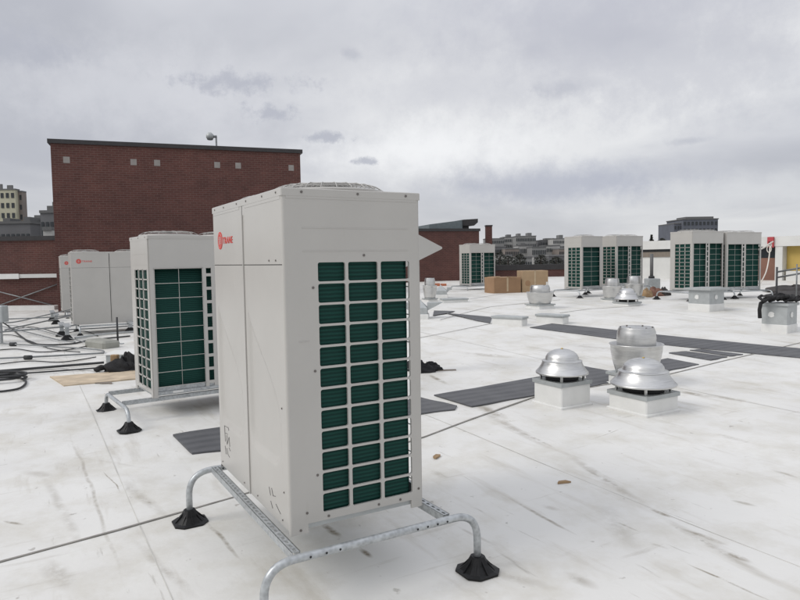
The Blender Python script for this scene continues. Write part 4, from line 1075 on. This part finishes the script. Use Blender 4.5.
block('jagged grey rooftop structure left of the brick tower', 40, 54, 213, 120, G3, 3, 4, 8, steps=((.3,.7,.9),(.7,.8,1.6)))
block('dark low roofscape left of the brick tower', -30, 30, 224, 130, G3, 12, 3, 8, steps=((.1,.2,.8),(.5,.62,.7),(.85,.95,.9)))
block('grey low roof right of the dark roofscape', 29, 56, 221.5, 135, G1, 6, 3, 8, steps=((.1,.3,.9),))
block('pale hut roof before the jagged structure', 43, 52, 230.5, 90, G2, 3, 1, 3)
block('dark blue grey office tower rising above the right cooling units', 683, 718, 219.5, 330, G6, 9, 7, 20, steps=((.1,.9,1.0),))
block('lower left shoulder of the dark office tower', 674, 683, 224, 332, G6, 3, 7, 20)
block('long grey block on the skyline right of the slanted roof', 575, 650, 251, 400, G1, 9, 3, 12)
def tree(label, px, py, Y, w, h, seed, conifer=True):
    p = AT(px, py, Y); rnd = random.Random(seed); t = thing('tree', label, 'tree', (p.x, Y, p.z-h), 0, 'distant trees')
    mb = MB(); mb.lathe([(.35,-10),(.25,h*.5),(.06,h*.96)], 8); mb.build('trunk', BARK, t)
    mb = MB()
    for k in range(700):
        z = rnd.random()**1.3; a = rnd.random()*2*PI
        r = w*((1-z)*.95+.04)*(.3+.7*rnd.random())*(.75+.25*math.sin(z*28)) if conifer else w*math.sqrt(max(0, 1-(2*z-1)**2))*(.4+.6*rnd.random())
        c = Vector((r*math.cos(a), r*math.sin(a), h*(.12+.88*z))); s_ = .35
        d1 = Vector((rnd.uniform(-1,1), rnd.uniform(-1,1), rnd.uniform(-.6,.6)))*s_; d2 = Vector((rnd.uniform(-1,1), rnd.uniform(-1,1), rnd.uniform(-.6,.6)))*s_
        mb.add([c-d1, c+d2, c+d1, c-d2*.6], [(0,1,2,3)])
    mb.build('crown', FOLI, t)
tree('pointed dark conifer above the white building', 651.5, 235, 180, 2.3, 7, 1)
tree('smaller rounded tree right of the conifer', 662, 238.5, 185, 1.6, 5, 2, False)
for i, (px, py, Y, w, h) in enumerate(((500,252,210,2.6,6),(508,256,190,2.4,5),(520,254,205,2.2,5),(541,255,195,2.4,5),(556,257,190,2.2,4.5))):
    tree(['bare dark tree at the slope foot, leftmost of five','dark tree second from left at the slope foot','dark tree in the middle of the slope foot','dark tree second from right at the slope foot','dark tree rightmost at the slope foot'][i], px, py, Y, w, h, 10+i, False)

# ------------------------------------------------------------------ sky and light
SUN_AZ, SUN_EL = -108, 42                        # azimuth from +Y towards +X
w = bpy.data.worlds.new('World'); S.world = w; w.use_nodes = True; nt = w.node_tree
bg = nt.nodes['Background']; bg.inputs['Strength'].default_value = 0.1
sky = nt.nodes.new('ShaderNodeTexSky'); sky.sky_type = 'NISHITA'; sky.sun_disc = False
sky.sun_elevation = math.radians(SUN_EL); sky.sun_rotation = math.radians(SUN_AZ)
tc = nt.nodes.new('ShaderNodeTexCoord'); sp = nt.nodes.new('ShaderNodeSeparateXYZ'); L(nt, tc.outputs['Generated'], sp.inputs[0])
zc = mth(nt, 'ADD', mth(nt, 'MAXIMUM', sp.outputs[2], 0.0), 0.16)
cx = mth(nt, 'DIVIDE', sp.outputs[0], zc); cy = mth(nt, 'DIVIDE', sp.outputs[1], zc)
cb = nt.nodes.new('ShaderNodeCombineXYZ'); L(nt, cx, cb.inputs[0]); L(nt, cy, cb.inputs[1])
def wn(scale, loc, det, rough, sc=(1,1,1), dist=0.0):
    mp = nt.nodes.new('ShaderNodeMapping'); mp.inputs['Location'].default_value = loc; mp.inputs['Scale'].default_value = sc
    L(nt, cb.outputs[0], mp.inputs[0])
    n = N(nt, 'ShaderNodeTexNoise', Scale=scale, Detail=det, Roughness=rough, Distortion=dist); L(nt, mp.outputs[0], n.inputs['Vector']); return n.outputs['Fac']
n1 = wn(0.55, (3.2, 1.1, 0), 6, 0.52, (1, .7, 1), .3)
n2 = wn(1.3, (0.7, 5.2, 0), 5, 0.5, (1, .8, 1), .4)
K = 10.0
c = ramp(nt, n1, [(0.36, (.48, .492, .54)), (0.47, (.60, .61, .65)), (0.60, (.78, .785, .80))]).outputs[0]
c = mixc(nt, ramp(nt, n2, [(0.53, (0,0,0)), (0.68, (.42,.42,.42))]).outputs[0], c, (.48, .492, .545))
# towards the horizon the deck turns even and a little warmer
hz = ramp(nt, sp.outputs[2], [(0.0, (1,1,1)), (0.14, (0,0,0))]).outputs[0]
c = mixc(nt, mth(nt, 'MULTIPLY', hz, .6), c, (.60, .61, .63))
def blob(px, py, rx, rz_, amt, col, c, soft=1.0, warp=1.0):
    d = ray(px, py).normalized()
    # angular ellipse round a fixed direction of the sky
    vm = nt.nodes.new('ShaderNodeVectorMath'); vm.operation = 'SUBTRACT'; L(nt, tc.outputs['Generated'], vm.inputs[0]); vm.inputs[1].default_value = d
    nz = nt.nodes.new('ShaderNodeTexNoise'); nz.inputs['Scale'].default_value = 26; nz.inputs['Detail'].default_value = 8; nz.inputs['Roughness'].default_value = .68; L(nt, tc.outputs['Generated'], nz.inputs['Vector'])
    ns = nt.nodes.new('ShaderNodeVectorMath'); ns.operation = 'MULTIPLY_ADD'; L(nt, nz.outputs['Color'], ns.inputs[0]); ns.inputs[1].default_value = (rx*warp*2, 0, rz_*warp*2); L(nt, vm.outputs[0], ns.inputs[2])
    ad = nt.nodes.new('ShaderNodeVectorMath'); ad.operation = 'SUBTRACT'; L(nt, ns.outputs[0], ad.inputs[0]); ad.inputs[1].default_value = (rx*warp, 0, rz_*warp)
    sc = nt.nodes.new('ShaderNodeVectorMath'); sc.operation = 'MULTIPLY'; L(nt, ad.outputs[0], sc.inputs[0]); sc.inputs[1].default_value = (1/rx, 1/max(rx, .3), 1/rz_)
    ln = nt.nodes.new('ShaderNodeVectorMath'); ln.operation = 'LENGTH'; L(nt, sc.outputs[0], ln.inputs[0])
    f = ramp(nt, ln.outputs['Value'], [(max(0, 1-soft), (amt,)*3), (1.0, (0,0,0))]); f.color_ramp.interpolation = 'EASE'
    return mixc(nt, f.outputs[0], c, col)
DK = (.44, .455, .52)
c = blob(430, 150, .24, .06, .85, (.92, .925, .935), c, 1.0, .5)
c = blob(140, 90, .3, .10, .5, (.76, .765, .80), c, 1.0, .5)
c = blob(600, 25, .42, .12, .65, (.47, .48, .55), c, 1.0, .5)
c = blob(420, 95, .22, .05, .35, (.52, .53, .59), c, 1.0, .8)
c = blob(560, 184, .26, .045, .85, (.44, .46, .54), c, .9, .5)
c = blob(735, 190, .20, .03, .5, (.70, .71, .73), c, 1.0)
c = blob(700, 80, .35, .09, .45, (.50, .51, .57), c, 1.0)
c = blob(15, 45, .10, .035, .6, DK, c, .9)
c = blob(240, 82, .12, .022, .75, DK, c, .9, 1.7)
c = blob(272, 112, .05, .016, .75, DK, c, .8, 1.7)
c = blob(328, 137, .035, .011, .8, DK, c, .7, 1.7); c = blob(367, 161, .024, .009, .8, DK, c, .7, 1.7)
c = blob(565, 88, .06, .016, .5, DK, c, .9); c = blob(352, 54, .02, .013, .5, DK, c, .9); c = blob(685, 141, .04, .007, .5, DK, c, .9)
# an overcast deck is brightest overhead
zen = ramp(nt, sp.outputs[2], [(0.30, (1,1,1)), (0.95, (1.65,1.65,1.65))]).outputs[0]
c = mixc(nt, 1.0, c, zen, 'MULTIPLY')
sc = nt.nodes.new('ShaderNodeVectorMath'); sc.operation = 'SCALE'; L(nt, c, sc.inputs[0]); sc.inputs[3].default_value = K
fin = mixc(nt, .95, sky.outputs[0], sc.outputs[0])
L(nt, fin, bg.inputs['Color'])
sun = bpy.data.lights.new('sun', 'SUN'); sun.energy = 1.3; sun.angle = math.radians(22); sun.color = (1, .965, .92)
so = bpy.data.objects.new('sun', sun); COL.objects.link(so)
az = math.radians(SUN_AZ); el = math.radians(SUN_EL)
dirv = Vector((math.sin(az)*math.cos(el), math.cos(az)*math.cos(el), math.sin(el)))
so.rotation_euler = dirv.to_track_quat('Z', 'Y').to_euler()
S.view_settings.view_transform = 'Standard'; S.view_settings.look = 'None'; S.view_settings.exposure = 0.06; S.view_settings.gamma = 1
S.view_settings.use_curve_mapping = False
S.render.resolution_x = 1024; S.render.resolution_y = 768
S.render.engine = 'CYCLES'
